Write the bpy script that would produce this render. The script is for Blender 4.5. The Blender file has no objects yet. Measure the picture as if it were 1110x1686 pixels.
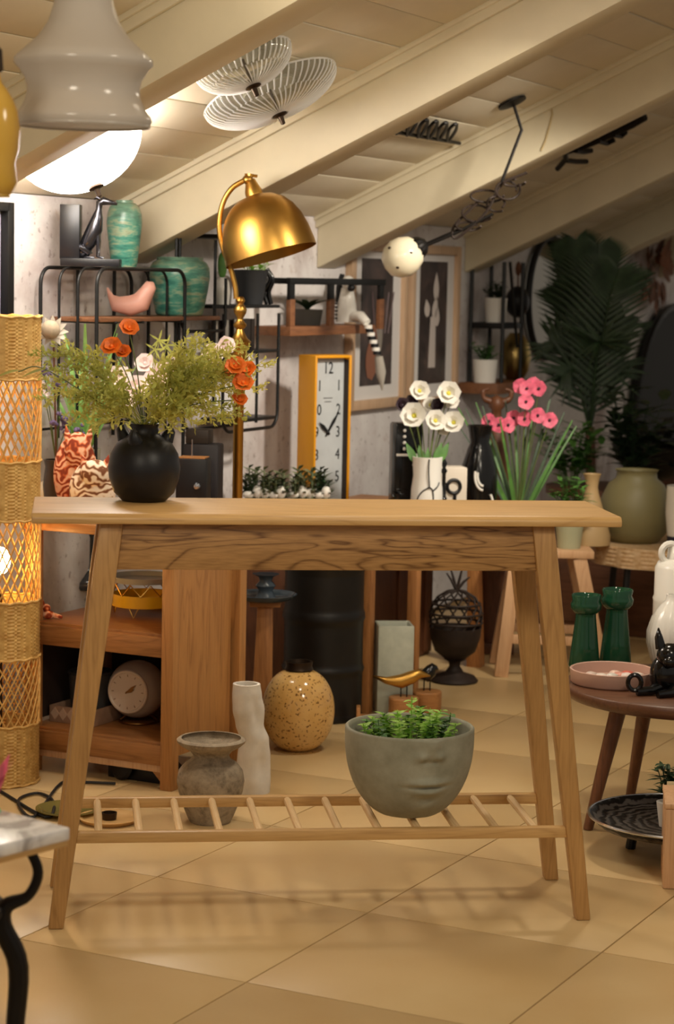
import bpy, bmesh, math, random
from mathutils import Vector, Matrix, noise
random.seed(7)
scene = bpy.context.scene
col = scene.collection
PI = math.pi

# ---------------------------------------------------------------- camera
F, PITCH, ROLL, H = 3532.4, 0.1094, 0.0206, 1.3276      # focal length in pixels of the 1110x1686 frame
cam_d = bpy.data.cameras.new('camera')
cam = bpy.data.objects.new('camera', cam_d); col.objects.link(cam)
cam_d.sensor_fit = 'HORIZONTAL'; cam_d.sensor_width = 36.0; cam_d.lens = 36.0 * F / 1110.0
cam_d.clip_start = 0.05; cam_d.clip_end = 100
cp, sp, cr, sr = math.cos(PITCH), math.sin(PITCH), math.cos(ROLL), math.sin(ROLL)
r0, u0, fw = Vector((1, 0, 0)), Vector((0, sp, cp)), Vector((0, cp, -sp))
R_, U_ = cr * r0 + sr * u0, -sr * r0 + cr * u0
cam.matrix_world = Matrix(((R_.x, U_.x, -fw.x, 0), (R_.y, U_.y, -fw.y, 0), (R_.z, U_.z, -fw.z, H), (0, 0, 0, 1)))
cam_d.dof.use_dof = True; cam_d.dof.focus_distance = 4.9; cam_d.dof.aperture_fstop = 8.0
scene.camera = cam

# ---------------------------------------------------------------- world, lights, exposure
wd = bpy.data.worlds.new('room_air'); scene.world = wd; wd.use_nodes = True
bg = wd.node_tree.nodes['Background']; bg.inputs[0].default_value = (1.0, 0.90, 0.77, 1); bg.inputs[1].default_value = 0.27
def area(name, loc, tgt, size, power, colr):
    d = bpy.data.lights.new(name, 'AREA'); d.shape = 'DISK'; d.size = size; d.energy = power; d.color = colr
    o = bpy.data.objects.new(name, d); col.objects.link(o); o.location = loc
    o.rotation_euler = (Vector(tgt) - Vector(loc)).to_track_quat('-Z', 'Y').to_euler()
    return o
WARM = (1.0, 0.88, 0.70)
area('added_ceiling_fill', (1.00, 2.7, 2.25), (0.2, 4.8, 0.5), 0.35, 13.5, WARM)  # four unseen lamps added near the ceiling to brighten table and floor
area('added_ceiling_fill', (-0.75, 2.2, 1.95), (-0.1, 4.8, 0.5), 0.35, 9.5, WARM)
area('added_ceiling_fill', (0.62, 5.35, 1.95), (0.5, 5.4, 0.0), 0.20, 9.5, WARM)
area('added_ceiling_fill', (0.15, 4.3, 2.10), (0.1, 5.3, 0.0), 0.20, 5, WARM)
sd_ = bpy.data.lights.new('added_wall_fill', 'SPOT'); sd_.energy = 105; sd_.color = (1.0, 0.90, 0.76); sd_.spot_size = math.radians(66); sd_.spot_blend = 0.7; sd_.shadow_soft_size = 0.08  # unseen spot added to brighten the back wall
so_ = bpy.data.objects.new('added_wall_fill', sd_); col.objects.link(so_); so_.location = (1.05, 6.15, 2.0)
so_.rotation_euler = (Vector((0.02, 7.6, 0.74)) - Vector((1.05, 6.15, 2.0))).to_track_quat('-Z', 'Y').to_euler()
vs = scene.view_settings
vs.view_transform = 'Standard'; vs.look = 'None'; vs.exposure = 0.14; vs.gamma = 1.0; vs.use_curve_mapping = False

# ---------------------------------------------------------------- photograph pixel -> place helpers
def ray(px, py):
    a, b = px - 555.0, py - 843.0
    x = cr * a + sr * b; y = -sr * a + cr * b
    u = -y / F
    Y = cp + u * sp; Z = -sp + u * cp
    return Vector((x / F / Y, 1.0, Z / Y))
CAM = Vector((0, 0, H))
def P(px, py, Y): return CAM + ray(px, py) * Y
def atZ(px, py, z):
    r = ray(px, py); return CAM + r * ((z - H) / r.z)
def S(Y): return Y / F
PHI = math.radians(65.0); SL = math.tan(math.radians(25.1)); HB, BH = 1.353, 0.179
w2 = Vector((math.cos(PHI), math.sin(PHI), 0)); n2 = Vector((math.sin(PHI), -math.cos(PHI), 0))
WP = Vector((-0.117, 7.5, 0))
def W(u, v, z): return WP + w2 * u + n2 * v + Vector((0, 0, z))
def onwall(px, py, v=0.0):
    r = ray(px, py); t = (n2.dot(WP) + v) / n2.dot(r); return CAM + r * t
def wu(px, py, v=0.0):
    p = onwall(px, py, v); return (p - WP).dot(w2), p.z
def onceil(px, py, off=0.0):
    # ceiling plane z = HB+BH-off + SL*t
    r = ray(px, py); k = HB + BH - off - SL * n2.dot(WP)
    s = (k - H) / (r.z - SL * n2.dot(r)); return CAM + r * s
CDOWN = (n2 * math.sin(math.atan(SL)) - Vector((0, 0, math.cos(math.atan(SL))))).normalized()   # out of the sloping ceiling

# ---------------------------------------------------------------- mesh builder
def frame(z, x=None):
    z = Vector(z).normalized()
    x = Vector(x) if x is not None else (Vector((1, 0, 0)) if abs(z.x) < 0.9 else Vector((0, 1, 0)))
    y = z.cross(x).normalized(); x = y.cross(z)
    return Matrix(((x.x, y.x, z.x), (x.y, y.y, z.y), (x.z, y.z, z.z)))
class MB:
    def __init__(s): s.v = []; s.f = []
    def add(s, vs_, fs, M=None, c=None):
        o = len(s.v)
        for p in vs_:
            p = Vector(p)
            if M is not None: p = M @ p
            if c is not None: p = p + Vector(c)
            s.v.append(p)
        s.f += [tuple(i + o for i in q) for q in fs]; return s
    def box(s, c, d, M=None):
        x, y, z = d[0] / 2, d[1] / 2, d[2] / 2
        vv = [(-x, -y, -z), (x, -y, -z), (x, y, -z), (-x, y, -z), (-x, -y, z), (x, -y, z), (x, y, z), (-x, y, z)]
        return s.add(vv, [(0, 3, 2, 1), (4, 5, 6, 7), (0, 1, 5, 4), (1, 2, 6, 5), (2, 3, 7, 6), (3, 0, 4, 7)], M, c)
    def bar(s, a, b, w, h, up=(0, 0, 1), w2=None, h2=None):
        a, b = Vector(a), Vector(b); d = (b - a).normalized(); up = Vector(up)
        x = d.cross(up).normalized(); y = x.cross(d)
        w2 = w if w2 is None else w2; h2 = h if h2 is None else h2
        vv = []
        for q, ww, hh in ((a, w, h), (b, w2, h2)):
            vv += [q - x * ww / 2 - y * hh / 2, q + x * ww / 2 - y * hh / 2, q + x * ww / 2 + y * hh / 2, q - x * ww / 2 + y * hh / 2]
        return s.add(vv, [(0, 3, 2, 1), (4, 5, 6, 7), (0, 1, 5, 4), (1, 2, 6, 5), (2, 3, 7, 6), (3, 0, 4, 7)])
    def lathe(s, prof, c=(0, 0, 0), seg=32, M=None, fn=None):
        vv = []; ff = []; n = len(prof)
        for (r, z) in prof:
            for k in range(seg):
                a = 2 * PI * k / seg; rr = r
                if fn: rr = r * fn(a, z)
                vv.append((rr * math.cos(a), rr * math.sin(a), z))
        for i in range(n - 1):
            for k in range(seg):
                k2 = (k + 1) % seg
                ff.append((i * seg + k, i * seg + k2, (i + 1) * seg + k2, (i + 1) * seg + k))
        if prof[0][0] > 1e-6: ff.append(tuple(reversed(range(seg))))
        if prof[-1][0] > 1e-6: ff.append(tuple((n - 1) * seg + k for k in range(seg)))
        return s.add(vv, ff, M, c)
    def tube(s, pts, r, seg=8, closed=False):
        pts = [Vector(p) for p in pts]; n = len(pts); rs = r if isinstance(r, (list, tuple)) else [r] * n
        up = None; vv = []; ff = []
        for i, p in enumerate(pts):
            a = pts[i - 1] if (i > 0 or closed) else p; b = pts[(i + 1) % n] if (i < n - 1 or closed) else p
            t = (b - a)
            t = t.normalized() if t.length > 1e-9 else Vector((0, 0, 1))
            if up is None:
                up = Vector((0, 0, 1)) if abs(t.z) < 0.9 else Vector((1, 0, 0))
            x = t.cross(up)
            if x.length < 1e-6: x = t.cross(Vector((0.3, 1, 0.2)))
            x.normalize(); y = x.cross(t).normalized(); up = y
            for k in range(seg):
                a_ = 2 * PI * k / seg; vv.append(p + x * (rs[i] * math.cos(a_)) + y * (rs[i] * math.sin(a_)))
        m = n if closed else n - 1
        for i in range(m):
            j = (i + 1) % n
            for k in range(seg):
                k2 = (k + 1) % seg; ff.append((i * seg + k2, i * seg + k, j * seg + k, j * seg + k2))
        if not closed:
            ff.append(tuple(range(seg))); ff.append(tuple(reversed([(n - 1) * seg + k for k in range(seg)])))
        return s.add(vv, ff)
    def ell(s, c, r, seg=16, ring=10, M=None):
        prof = [(math.sin(PI * i / ring), -math.cos(PI * i / ring)) for i in range(ring + 1)]
        vv = []; ff = []
        for (a, z) in prof[1:-1]:
            for k in range(seg): vv.append((r[0] * a * math.cos(2 * PI * k / seg), r[1] * a * math.sin(2 * PI * k / seg), r[2] * z))
        b = len(vv); vv += [(0, 0, -r[2]), (0, 0, r[2])]; m = ring - 1
        for i in range(m - 1):
            for k in range(seg):
                k2 = (k + 1) % seg; ff.append((i * seg + k, i * seg + k2, (i + 1) * seg + k2, (i + 1) * seg + k))
        for k in range(seg):
            k2 = (k + 1) % seg; ff.append((b, k2, k)); ff.append((b + 1, (m - 1) * seg + k, (m - 1) * seg + k2))
        return s.add(vv, ff, M, c)
    def leaf(s, base, d, up, L, wd_, bend=0.3, n=4, fold=0.15, tip=0.0):
        """a leaf blade: closed thin body along a bending midrib"""
        d = Vector(d).normalized(); up = Vector(up); side = d.cross(up)
        if side.length < 1e-5: side = d.cross(Vector((1, 0.2, 0)))
        side.normalize(); nn = side.cross(d).normalized()
        vv = []; ff = []
        for i in range(n + 1):
            t = i / n; ww = wd_ * (math.sin(PI * (0.08 + 0.92 * t) ** 0.8) if tip == 0 else (1 - t * tip) * min(1, 4 * t + 0.35)) * 0.5 + 0.0003
            if tip < 0: ww = wd_ * 0.5 * (0.25 + 0.75 * min(1, 2.2 * t)) * math.sqrt(max(0.0, 1 - (max(0, t - 0.5) / 0.5) ** 2.4)) + 0.0003
            c = Vector(base) + d * (L * t) - nn * (bend * L * t * t)
            vv += [c - side * ww + nn * fold * ww, c, c + side * ww + nn * fold * ww]
        for i in range(n):
            a = i * 3
            ff += [(a, a + 1, a + 4, a + 3), (a + 1, a + 2, a + 5, a + 4)]
        return s.add(vv, ff)
    def prism(s, poly, d, M=None, c=None):
        """polygon in xz extruded along y by d (centred)"""
        n = len(poly)
        vv = [(x, -d / 2, z) for x, z in poly] + [(x, d / 2, z) for x, z in poly]
        ff = [tuple(range(n)), tuple(reversed(range(n, 2 * n)))] + [(i, i + n, (i + 1) % n + n, (i + 1) % n) for i in range(n)]
        return s.add(vv, ff, M, c)
    def off(s, b, rz=0):
        b = Vector(b); Rm = Matrix.Rotation(-rz, 3, 'Z'); s.v = [Rm @ (p - b) for p in s.v]; return s
    def mesh(s, name, bevel=0, smooth=35, seg=2):
        me = bpy.data.meshes.new(name); me.from_pydata(s.v, [], s.f); me.update()
        bm = bmesh.new(); bm.from_mesh(me)
        bmesh.ops.recalc_face_normals(bm, faces=bm.faces)
        if bevel:
            ee = [e for e in bm.edges if len(e.link_faces) == 2 and e.calc_face_angle(0) > 0.5]
            bmesh.ops.bevel(bm, geom=ee, offset=bevel, segments=seg, profile=0.5, affect='EDGES', clamp_overlap=True)
        bm.to_mesh(me); bm.free()
        for p in me.polygons: p.use_smooth = True
        if smooth < 180: me.set_sharp_from_angle(angle=math.radians(smooth))
        return me
def spline(pts, n=8):
    """Catmull-Rom through points"""
    pts = [Vector(p) for p in pts]; q = [pts[0] * 2 - pts[1]] + pts + [pts[-1] * 2 - pts[-2]]; out = []
    for i in range(1, len(q) - 2):
        for k in range(n):
            t = k / n; a, b, c, d = q[i - 1], q[i], q[i + 1], q[i + 2]
            out.append(0.5 * ((2 * b) + (c - a) * t + (2 * a - 5 * b + 4 * c - d) * t * t + (3 * b - a - 3 * c + d) * t ** 3))
    out.append(pts[-1]); return out
def T(name, label, cat, base, rz=0, group=None, kind=None):
    o = bpy.data.objects.new(name, None); col.objects.link(o); o.empty_display_size = 0.05
    o.location = base; o.rotation_euler = (0, 0, rz); o['label'] = label; o['category'] = cat
    if group: o['group'] = group
    if kind: o['kind'] = kind
    return o
def part(t, name, mb, m, bevel=0, label=None, kind=None, smooth=35):
    me = mb if isinstance(mb, bpy.types.Mesh) else mb.mesh(name, bevel, smooth)
    if not me.materials: me.materials.append(m)
    o = bpy.data.objects.new(name, me); col.objects.link(o); o.parent = t
    if label: o['label'] = label
    if kind: o['kind'] = kind
    return o
def one(name, mb, m, label, cat, base, rz=0, group=None, bevel=0, kind=None, smooth=35):
    me = mb if isinstance(mb, bpy.types.Mesh) else mb.mesh(name, bevel, smooth)
    if not me.materials: me.materials.append(m)
    o = bpy.data.objects.new(name, me); col.objects.link(o); o.location = base; o.rotation_euler = (0, 0, rz)
    o['label'] = label; o['category'] = cat
    if group: o['group'] = group
    if kind: o['kind'] = kind
    return o
def struct(name, mb, m, label, bevel=0):
    me = mb.mesh(name, bevel); me.materials.append(m)
    o = bpy.data.objects.new(name, me); col.objects.link(o); o['kind'] = 'structure'; o['label'] = label; o['category'] = name.split('_')[0]
    return o
def prof_px(rows, Y, y0):
    """rows of (radius px, photo row) measured on the photograph at depth Y -> metres above the base row"""
    return [(r * S(Y), (y0 - y) * S(Y)) for r, y in rows]
def text_mesh(txt, size, depth=0.0006, align='CENTER'):
    c = bpy.data.curves.new('glyph', 'FONT'); c.body = txt; c.size = size; c.extrude = depth; c.align_x = align; c.align_y = 'CENTER'; c.resolution_u = 3
    o = bpy.data.objects.new('glyph', c); col.objects.link(o)
    dg = bpy.context.evaluated_depsgraph_get(); me = bpy.data.meshes.new_from_object(o.evaluated_get(dg))
    col.objects.unlink(o); bpy.data.objects.remove(o); return me

# ---------------------------------------------------------------- materials
def lin(h):
    h = h.lstrip('#'); o = []
    for i in (0, 2, 4):
        c = int(h[i:i + 2], 16) / 255; o.append(c / 12.92 if c <= 0.04045 else ((c + 0.055) / 1.055) ** 2.4)
    return (o[0], o[1], o[2], 1)
def mk(name):
    m = bpy.data.materials.new(name); m.use_nodes = True
    nt = m.node_tree; b = nt.nodes['Principled BSDF']; return m, nt, b
def coords(nt, scale=(1, 1, 1), rot=(0, 0, 0)):
    tc = nt.nodes.new('ShaderNodeTexCoord'); mp = nt.nodes.new('ShaderNodeMapping')
    mp.inputs['Scale'].default_value = scale; mp.inputs['Rotation'].default_value = rot
    nt.links.new(tc.outputs['Object'], mp.inputs['Vector']); return mp.outputs['Vector']
def noisen(nt, vec, scale, detail=4, rough=0.55, dist=0.0):
    n = nt.nodes.new('ShaderNodeTexNoise'); n.inputs['Scale'].default_value = scale; n.inputs['Detail'].default_value = detail
    n.inputs['Roughness'].default_value = rough; n.inputs['Distortion'].default_value = dist
    nt.links.new(vec, n.inputs['Vector']); return n.outputs['Fac']
def ramp(nt, fac, stops):
    r = nt.nodes.new('ShaderNodeValToRGB'); el = r.color_ramp.elements
    while len(el) < len(stops): el.new(0.5)
    for e, (p, c) in zip(el, stops): e.position = p; e.color = c
    nt.links.new(fac, r.inputs['Fac']); return r.outputs['Color']
def mixc(nt, a, b, fac, mode='MIX'):
    m = nt.nodes.new('ShaderNodeMix'); m.data_type = 'RGBA'; m.blend_type = mode
    for s_, v in ((6, a), (7, b)):
        if isinstance(v, tuple): m.inputs[s_].default_value = v
        else: nt.links.new(v, m.inputs[s_])
    if isinstance(fac, float): m.inputs[0].default_value = fac
    else: nt.links.new(fac, m.inputs[0])
    return m.outputs[2]
def bump(nt, b, h, strength=0.2, dist=0.002):
    n = nt.nodes.new('ShaderNodeBump'); n.inputs['Strength'].default_value = strength; n.inputs['Distance'].default_value = dist
    nt.links.new(h, n.inputs['Height']); nt.links.new(n.outputs['Normal'], b.inputs['Normal'])
def plain(name, h, rough=0.5, metal=0.0, var=0.0, vs_=20, spec=0.5, coat=0.0, bumpy=0.0, trans=0.0, sub=0.0):
    m, nt, b = mk(name); c = lin(h)
    b.inputs['Base Color'].default_value = c; b.inputs['Roughness'].default_value = rough; b.inputs['Metallic'].default_value = metal
    b.inputs['Specular IOR Level'].default_value = spec; b.inputs['Coat Weight'].default_value = coat; b.inputs['Coat Roughness'].default_value = 0.1
    b.inputs['Transmission Weight'].default_value = trans
    if sub: b.inputs['Subsurface Weight'].default_value = sub; b.inputs['Subsurface Radius'].default_value = (0.02, 0.015, 0.01)
    if var or bumpy:
        f = noisen(nt, coords(nt), vs_, 5)
        d = tuple(max(0, x * (1 - var)) for x in c[:3]) + (1,); l = tuple(min(1, x * (1 + var)) for x in c[:3]) + (1,)
        if var: nt.links.new(ramp(nt, f, [(0.3, d), (0.7, l)]), b.inputs['Base Color'])
        if bumpy: bump(nt, b, f, bumpy)
    return m
def wood(name, light, dark, axis='x', scale=1.0, rough=0.45, bands=True, contrast=0.5, knots=False, coat=0.0, rings=11.0, st_=0.10):
    m, nt, b = mk(name)
    st = {'x': (st_, 1, 1), 'y': (1, st_, 1), 'z': (1, 1, st_)}[axis]
    v = coords(nt, tuple(q * scale for q in st))
    f1 = noisen(nt, v, 9, 3, 0.5, 0.6)
    mul = nt.nodes.new('ShaderNodeMath'); mul.operation = 'MULTIPLY'; mul.inputs[1].default_value = rings if bands else 4.0
    nt.links.new(f1, mul.inputs[0])
    sn = nt.nodes.new('ShaderNodeMath'); sn.operation = 'PINGPONG'; sn.inputs[1].default_value = 0.5; nt.links.new(mul.outputs[0], sn.inputs[0])
    fine = noisen(nt, coords(nt, tuple(q * scale * (6 if q == 1 else 3) for q in st)), 40, 3)
    L, D = lin(light), lin(dark)
    mid = tuple(L[i] * (1 - contrast) + D[i] * contrast for i in range(3)) + (1,)
    c1 = ramp(nt, sn.outputs[0], [(0.0, mid), (0.16, tuple(L[i] * .8 + mid[i] * .2 for i in range(3)) + (1,)), (0.5, L)])
    c2 = mixc(nt, c1, ramp(nt, fine, [(0.35, D), (0.62, L)]), 0.30)
    big = noisen(nt, coords(nt), 2.2, 2)
    c3 = mixc(nt, c2, ramp(nt, big, [(0.3, (0.78, 0.76, 0.74, 1)), (0.7, (1.12, 1.1, 1.08, 1))]), 0.6, 'MULTIPLY')
    nt.links.new(c3, b.inputs['Base Color']); b.inputs['Roughness'].default_value = rough; b.inputs['Coat Weight'].default_value = coat
    bump(nt, b, fine, 0.12, 0.001); return m
def emis(name, h, strength):
    m, nt, b = mk(name); b.inputs['Base Color'].default_value = lin(h); b.inputs['Emission Color'].default_value = lin(h); b.inputs['Emission Strength'].default_value = strength
    return m
def thin_glass(name, h, alpha, rough=0.05):
    """clear pressed or coloured glass seen through"""
    m, nt, b = mk(name); out = nt.nodes['Material Output']
    b.inputs['Base Color'].default_value = lin(h); b.inputs['Roughness'].default_value = rough; b.inputs['Specular IOR Level'].default_value = 0.8
    tr = nt.nodes.new('ShaderNodeBsdfTransparent'); tr.inputs[0].default_value = lin(h)
    mx = nt.nodes.new('ShaderNodeMixShader'); mx.inputs[0].default_value = alpha
    nt.links.new(tr.outputs[0], mx.inputs[1]); nt.links.new(b.outputs[0], mx.inputs[2]); nt.links.new(mx.outputs[0], out.inputs['Surface']); return m
M = {}
M['oak_x'] = wood('ash_wood_lengthwise', '#cfa76c', '#a57c48', 'x', 1.0, 0.42)
M['oak_z'] = wood('ash_wood_upright', '#bd935b', '#8c6437', 'z', 1.0, 0.42, knots=True)
M['oak_apron'] = wood('ash_wood_cathedral_grain', '#b48a56', '#5f3c1a', 'x', 1.25, 0.45, contrast=1.0, rings=13.0, st_=0.15)
M['dowel'] = wood('pale_dowel_wood', '#e2c596', '#c09a63', 'y', 1.0, 0.5)
M['teak_x'] = wood('teak_lengthwise', '#b07a46', '#744824', 'x', 1.1, 0.42, contrast=0.6)
M['teak_z'] = wood('teak_upright', '#c28c52', '#8a5a2e', 'z', 1.1, 0.42, contrast=0.6)
M['walnut'] = wood('walnut_top', '#6b4630', '#3a2014', 'x', 1.0, 0.38)
M['walnut_z'] = wood('walnut_leg', '#75492c', '#3b2012', 'z', 1.0, 0.4)
M['bench_z'] = wood('honey_wood_upright', '#b87f4a', '#7d4c25', 'z', 1.0, 0.5)
M['bench_x'] = wood('honey_wood_lengthwise', '#b9824c', '#7d4c25', 'x', 1.0, 0.5)
M['pale_wood'] = wood('pale_pine', '#d8ae84', '#b58458', 'z', 1.0, 0.55)
M['brown_wood'] = wood('dark_carved_wood', '#6a4026', '#38200f', 'z', 1.5, 0.5)
M['shelf_wood'] = wood('walnut_shelf_wood', '#8a5c3c', '#58351f', 'x', 1.0, 0.5)
M['frame_wood'] = wood('oak_frame_wood', '#d0b090', '#a88560', 'z', 1.0, 0.5)
M['cream'] = plain('cream_beam_paint', '#dcd2b6', 0.55, var=0.05, vs_=6)
M['black_metal'] = plain('black_powder_metal', '#161616', 0.45, 0.3)
M['iron'] = plain('dark_wrought_iron', '#1d1a18', 0.5, 0.6)
M['rust'] = plain('rusty_dark_iron', '#2c2019', 0.65, 0.3, var=0.3, vs_=30)
M['brass'] = plain('brushed_antique_brass', '#c0944a', 0.34, 1.0)
M['bronze'] = plain('bronze', '#8a6238', 0.35, 1.0)
M['silver'] = plain('silvered_metal', '#c9ccd2', 0.25, 1.0)
M['black_ceramic'] = plain('matt_black_ceramic', '#121114', 0.42, spec=0.4)
M['black_gloss'] = plain('gloss_black_ceramic', '#0d0d0e', 0.16)
M['white_ceramic'] = plain('white_ceramic', '#e6e3db', 0.22)
M['white_matt'] = plain('white_matt', '#e9e6de', 0.7)
M['pebble'] = plain('white_pebble', '#dcd8cf', 0.6, var=0.1, vs_=30)
M['green_leaf'] = plain('green_leaf', '#4d7a35', 0.5, var=0.35, vs_=25)
M['dark_leaf'] = plain('dark_green_leaf', '#2c4226', 0.5, var=0.4, vs_=20)
def leafy(name, h, k=.35, var=.3):
    m = plain(name, h, .6, var=var, vs_=30); nt = m.node_tree; b = nt.nodes['Principled BSDF']; out = nt.nodes['Material Output']
    tr = nt.nodes.new('ShaderNodeBsdfTranslucent'); tr.inputs[0].default_value = lin(h); mx = nt.nodes.new('ShaderNodeMixShader'); mx.inputs[0].default_value = k
    nt.links.new(b.outputs[0], mx.inputs[1]); nt.links.new(tr.outputs[0], mx.inputs[2]); nt.links.new(mx.outputs[0], out.inputs['Surface']); return m
M['fern'] = leafy('yellow_green_fern', '#d2ce70')
M['fern2'] = leafy('olive_green_fern', '#b2b45a')
M['bright_leaf'] = leafy('bright_green_leaf', '#b4dc6c')
M['agave'] = leafy('fresh_green_agave', '#9ed078')
M['stem'] = plain('olive_stem', '#5b6a30', 0.6)
M['orange'] = plain('orange_petal', '#e8701a', 0.55, var=0.25, vs_=60)
M['pink_petal'] = plain('pink_petal', '#d8607a', 0.55, var=0.3, vs_=50)
M['blush'] = leafy('blush_petal', '#f2dfda', .3, .08)
M['white_petal'] = leafy('white_petal', '#f4f1e8', .3, .0)
M['plum'] = plain('plum_petal', '#2c1a24', 0.5)
M['lilac'] = plain('lilac_petal', '#6c5c84', 0.6, var=0.3, vs_=40)
M['yellow_eye'] = plain('yellow_flower_eye', '#c9c040', 0.6)
M['soil'] = plain('dark_soil', '#2a2119', 0.9, var=0.4, vs_=60)
M['leather'] = plain('hide', '#6a3f22', 0.7, var=0.5, vs_=12)
# special materials
def m_tile():
    m, nt, b = mk('beige_stone_tile'); oi = nt.nodes.new('ShaderNodeObjectInfo')
    f = noisen(nt, coords(nt), 3.0, 4, 0.5, 0.4)
    c = ramp(nt, f, [(0.3, lin('#c6a673')), (0.7, lin('#d0b484'))])
    v = ramp(nt, oi.outputs['Random'], [(0, (0.97, 0.97, 0.97, 1)), (1, (1.02, 1.02, 1.01, 1))])
    nt.links.new(mixc(nt, c, v, 1.0, 'MULTIPLY'), b.inputs['Base Color']); b.inputs['Roughness'].default_value = 0.38; return m
def m_plaster():
    m, nt, b = mk('weathered_white_plaster'); v = coords(nt)
    f1 = noisen(nt, v, 1.6, 6, 0.62, 0.5); f2 = noisen(nt, v, 5.5, 6, 0.7, 0.3); f3 = noisen(nt, v, 42, 3, 0.6)
    c = ramp(nt, f1, [(0.36, lin('#a89a96')), (0.50, lin('#d2ccca')), (0.66, lin('#e4e1de'))])
    c = mixc(nt, c, lin('#a07a62'), ramp(nt, f2, [(0.60, (0, 0, 0, 1)), (0.74, (0.6, 0.6, 0.6, 1))]))
    c = mixc(nt, c, lin('#6e5a50'), ramp(nt, f3, [(0.61, (0, 0, 0, 1)), (0.70, (0.5, 0.5, 0.5, 1))]))
    nt.links.new(c, b.inputs['Base Color']); b.inputs['Roughness'].default_value = 0.9; bump(nt, b, f2, 0.3, 0.004); return m
def m_speckle():
    m, nt, b = mk('speckled_ochre_glaze'); v = coords(nt); f = noisen(nt, v, 130, 2, 0.5); g = noisen(nt, v, 9, 3)
    c = ramp(nt, g, [(0.3, lin('#c99a52')), (0.7, lin('#ddb676'))])
    c = mixc(nt, c, lin('#5a3414'), ramp(nt, f, [(0.60, (0, 0, 0, 1)), (0.66, (0.9, 0.9, 0.9, 1))]))
    nt.links.new(c, b.inputs['Base Color']); b.inputs['Roughness'].default_value = 0.12; return m
def m_antique():
    m, nt, b = mk('weathered_grey_clay'); v = coords(nt); f = noisen(nt, v, 16, 6, 0.7, 0.6); g = noisen(nt, v, 60, 4, 0.7)
    c = ramp(nt, f, [(0.32, lin('#3c332a')), (0.47, lin('#8d7f6a')), (0.70, lin('#b0a18a'))])
    c = mixc(nt, c, ramp(nt, g, [(0.3, lin('#4b4034')), (0.6, lin('#a79881'))]), 0.35)
    nt.links.new(c, b.inputs['Base Color']); b.inputs['Roughness'].default_value = 0.9; bump(nt, b, g, 0.6, 0.003); return m
def m_teal():
    m, nt, b = mk('crackled_teal_glaze'); v = coords(nt, (1, 1, 4.0)); f = noisen(nt, v, 13, 5, 0.65, 0.3)
    tc = nt.nodes.new('ShaderNodeTexCoord'); sx = nt.nodes.new('ShaderNodeSeparateXYZ'); nt.links.new(tc.outputs['Object'], sx.inputs[0])
    c = ramp(nt, f, [(0.36, lin('#28665a')), (0.5, lin('#4a8c7a')), (0.60, lin('#94a184')), (0.78, lin('#5d5a44'))])
    up = ramp(nt, sx.outputs['Z'], [(0.10, (0, 0, 0, 1)), (0.20, (0.55, 0.55, 0.55, 1))])
    nt.links.new(mixc(nt, c, lin('#7c7c62'), up), b.inputs['Base Color']); b.inputs['Roughness'].default_value = 0.3; bump(nt, b, f, 0.3, 0.003); return m
def m_tabby(name, a, bb, c3):
    m, nt, b = mk(name); v = coords(nt)
    wv = nt.nodes.new('ShaderNodeTexWave'); wv.wave_type = 'RINGS'; wv.inputs['Scale'].default_value = 13; wv.inputs['Distortion'].default_value = 16; wv.inputs['Detail'].default_value = 2; wv.inputs['Detail Scale'].default_value = 1.6
    nt.links.new(v, wv.inputs['Vector'])
    c = ramp(nt, wv.outputs['Fac'], [(0.15, lin(a)), (0.5, lin(bb)), (0.85, lin(c3))]); nt.links.new(c, b.inputs['Base Color']); b.inputs['Roughness'].default_value = 0.85; return m
def m_wicker(name, a, bb):
    m, nt, b = mk(name); f = noisen(nt, coords(nt), 55, 3); c = ramp(nt, f, [(0.3, lin(a)), (0.7, lin(bb))])
    nt.links.new(c, b.inputs['Base Color']); b.inputs['Roughness'].default_value = 0.6
    b.inputs['Subsurface Weight'].default_value = 0.0; return m
def m_marble():
    m, nt, b = mk('white_marble'); f = noisen(nt, coords(nt), 14, 6, 0.6, 1.2); c = ramp(nt, f, [(0.38, lin('#a9a4a2')), (0.5, lin('#dcd9d8')), (0.62, lin('#efedea'))])
    nt.links.new(c, b.inputs['Base Color']); b.inputs['Roughness'].default_value = 0.2; return m
def m_concrete():
    m, nt, b = mk('grey_concrete'); f = noisen(nt, coords(nt), 14, 6, 0.65); c = ramp(nt, f, [(0.3, lin('#83826f')), (0.7, lin('#a09f8d'))])
    nt.links.new(c, b.inputs['Base Color']); b.inputs['Roughness'].default_value = 0.8; bump(nt, b, noisen(nt, coords(nt), 120, 3), 0.15, 0.001); return m
def m_art(name, seed):
    m, nt, b = mk(name); v = coords(nt, (1, 1, 1), (seed, 0, seed)); f = noisen(nt, v, 7, 5, 0.6, 0.8)
    c = ramp(nt, f, [(0.35, lin('#2f2725')), (0.55, lin('#473a36')), (0.72, lin('#6a5248'))]); nt.links.new(c, b.inputs['Base Color']); b.inputs['Roughness'].default_value = 0.35; return m
def m_hammer():
    m, nt, b = mk('hammered_dark_metal'); v = coords(nt); wv = nt.nodes.new('ShaderNodeTexWave'); wv.wave_type = 'RINGS'; wv.rings_direction = 'Z'
    wv.inputs['Scale'].default_value = 14; wv.inputs['Distortion'].default_value = 5; wv.inputs['Detail'].default_value = 3; wv.inputs['Detail Scale'].default_value = 2.5; nt.links.new(v, wv.inputs['Vector'])
    c = ramp(nt, wv.outputs['Fac'], [(0.3, lin('#2c2a28')), (0.8, lin('#7a756f'))]); nt.links.new(c, b.inputs['Base Color'])
    b.inputs['Metallic'].default_value = 0.8; b.inputs['Roughness'].default_value = 0.42; bump(nt, b, wv.outputs['Fac'], 0.4, 0.003); return m
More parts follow.
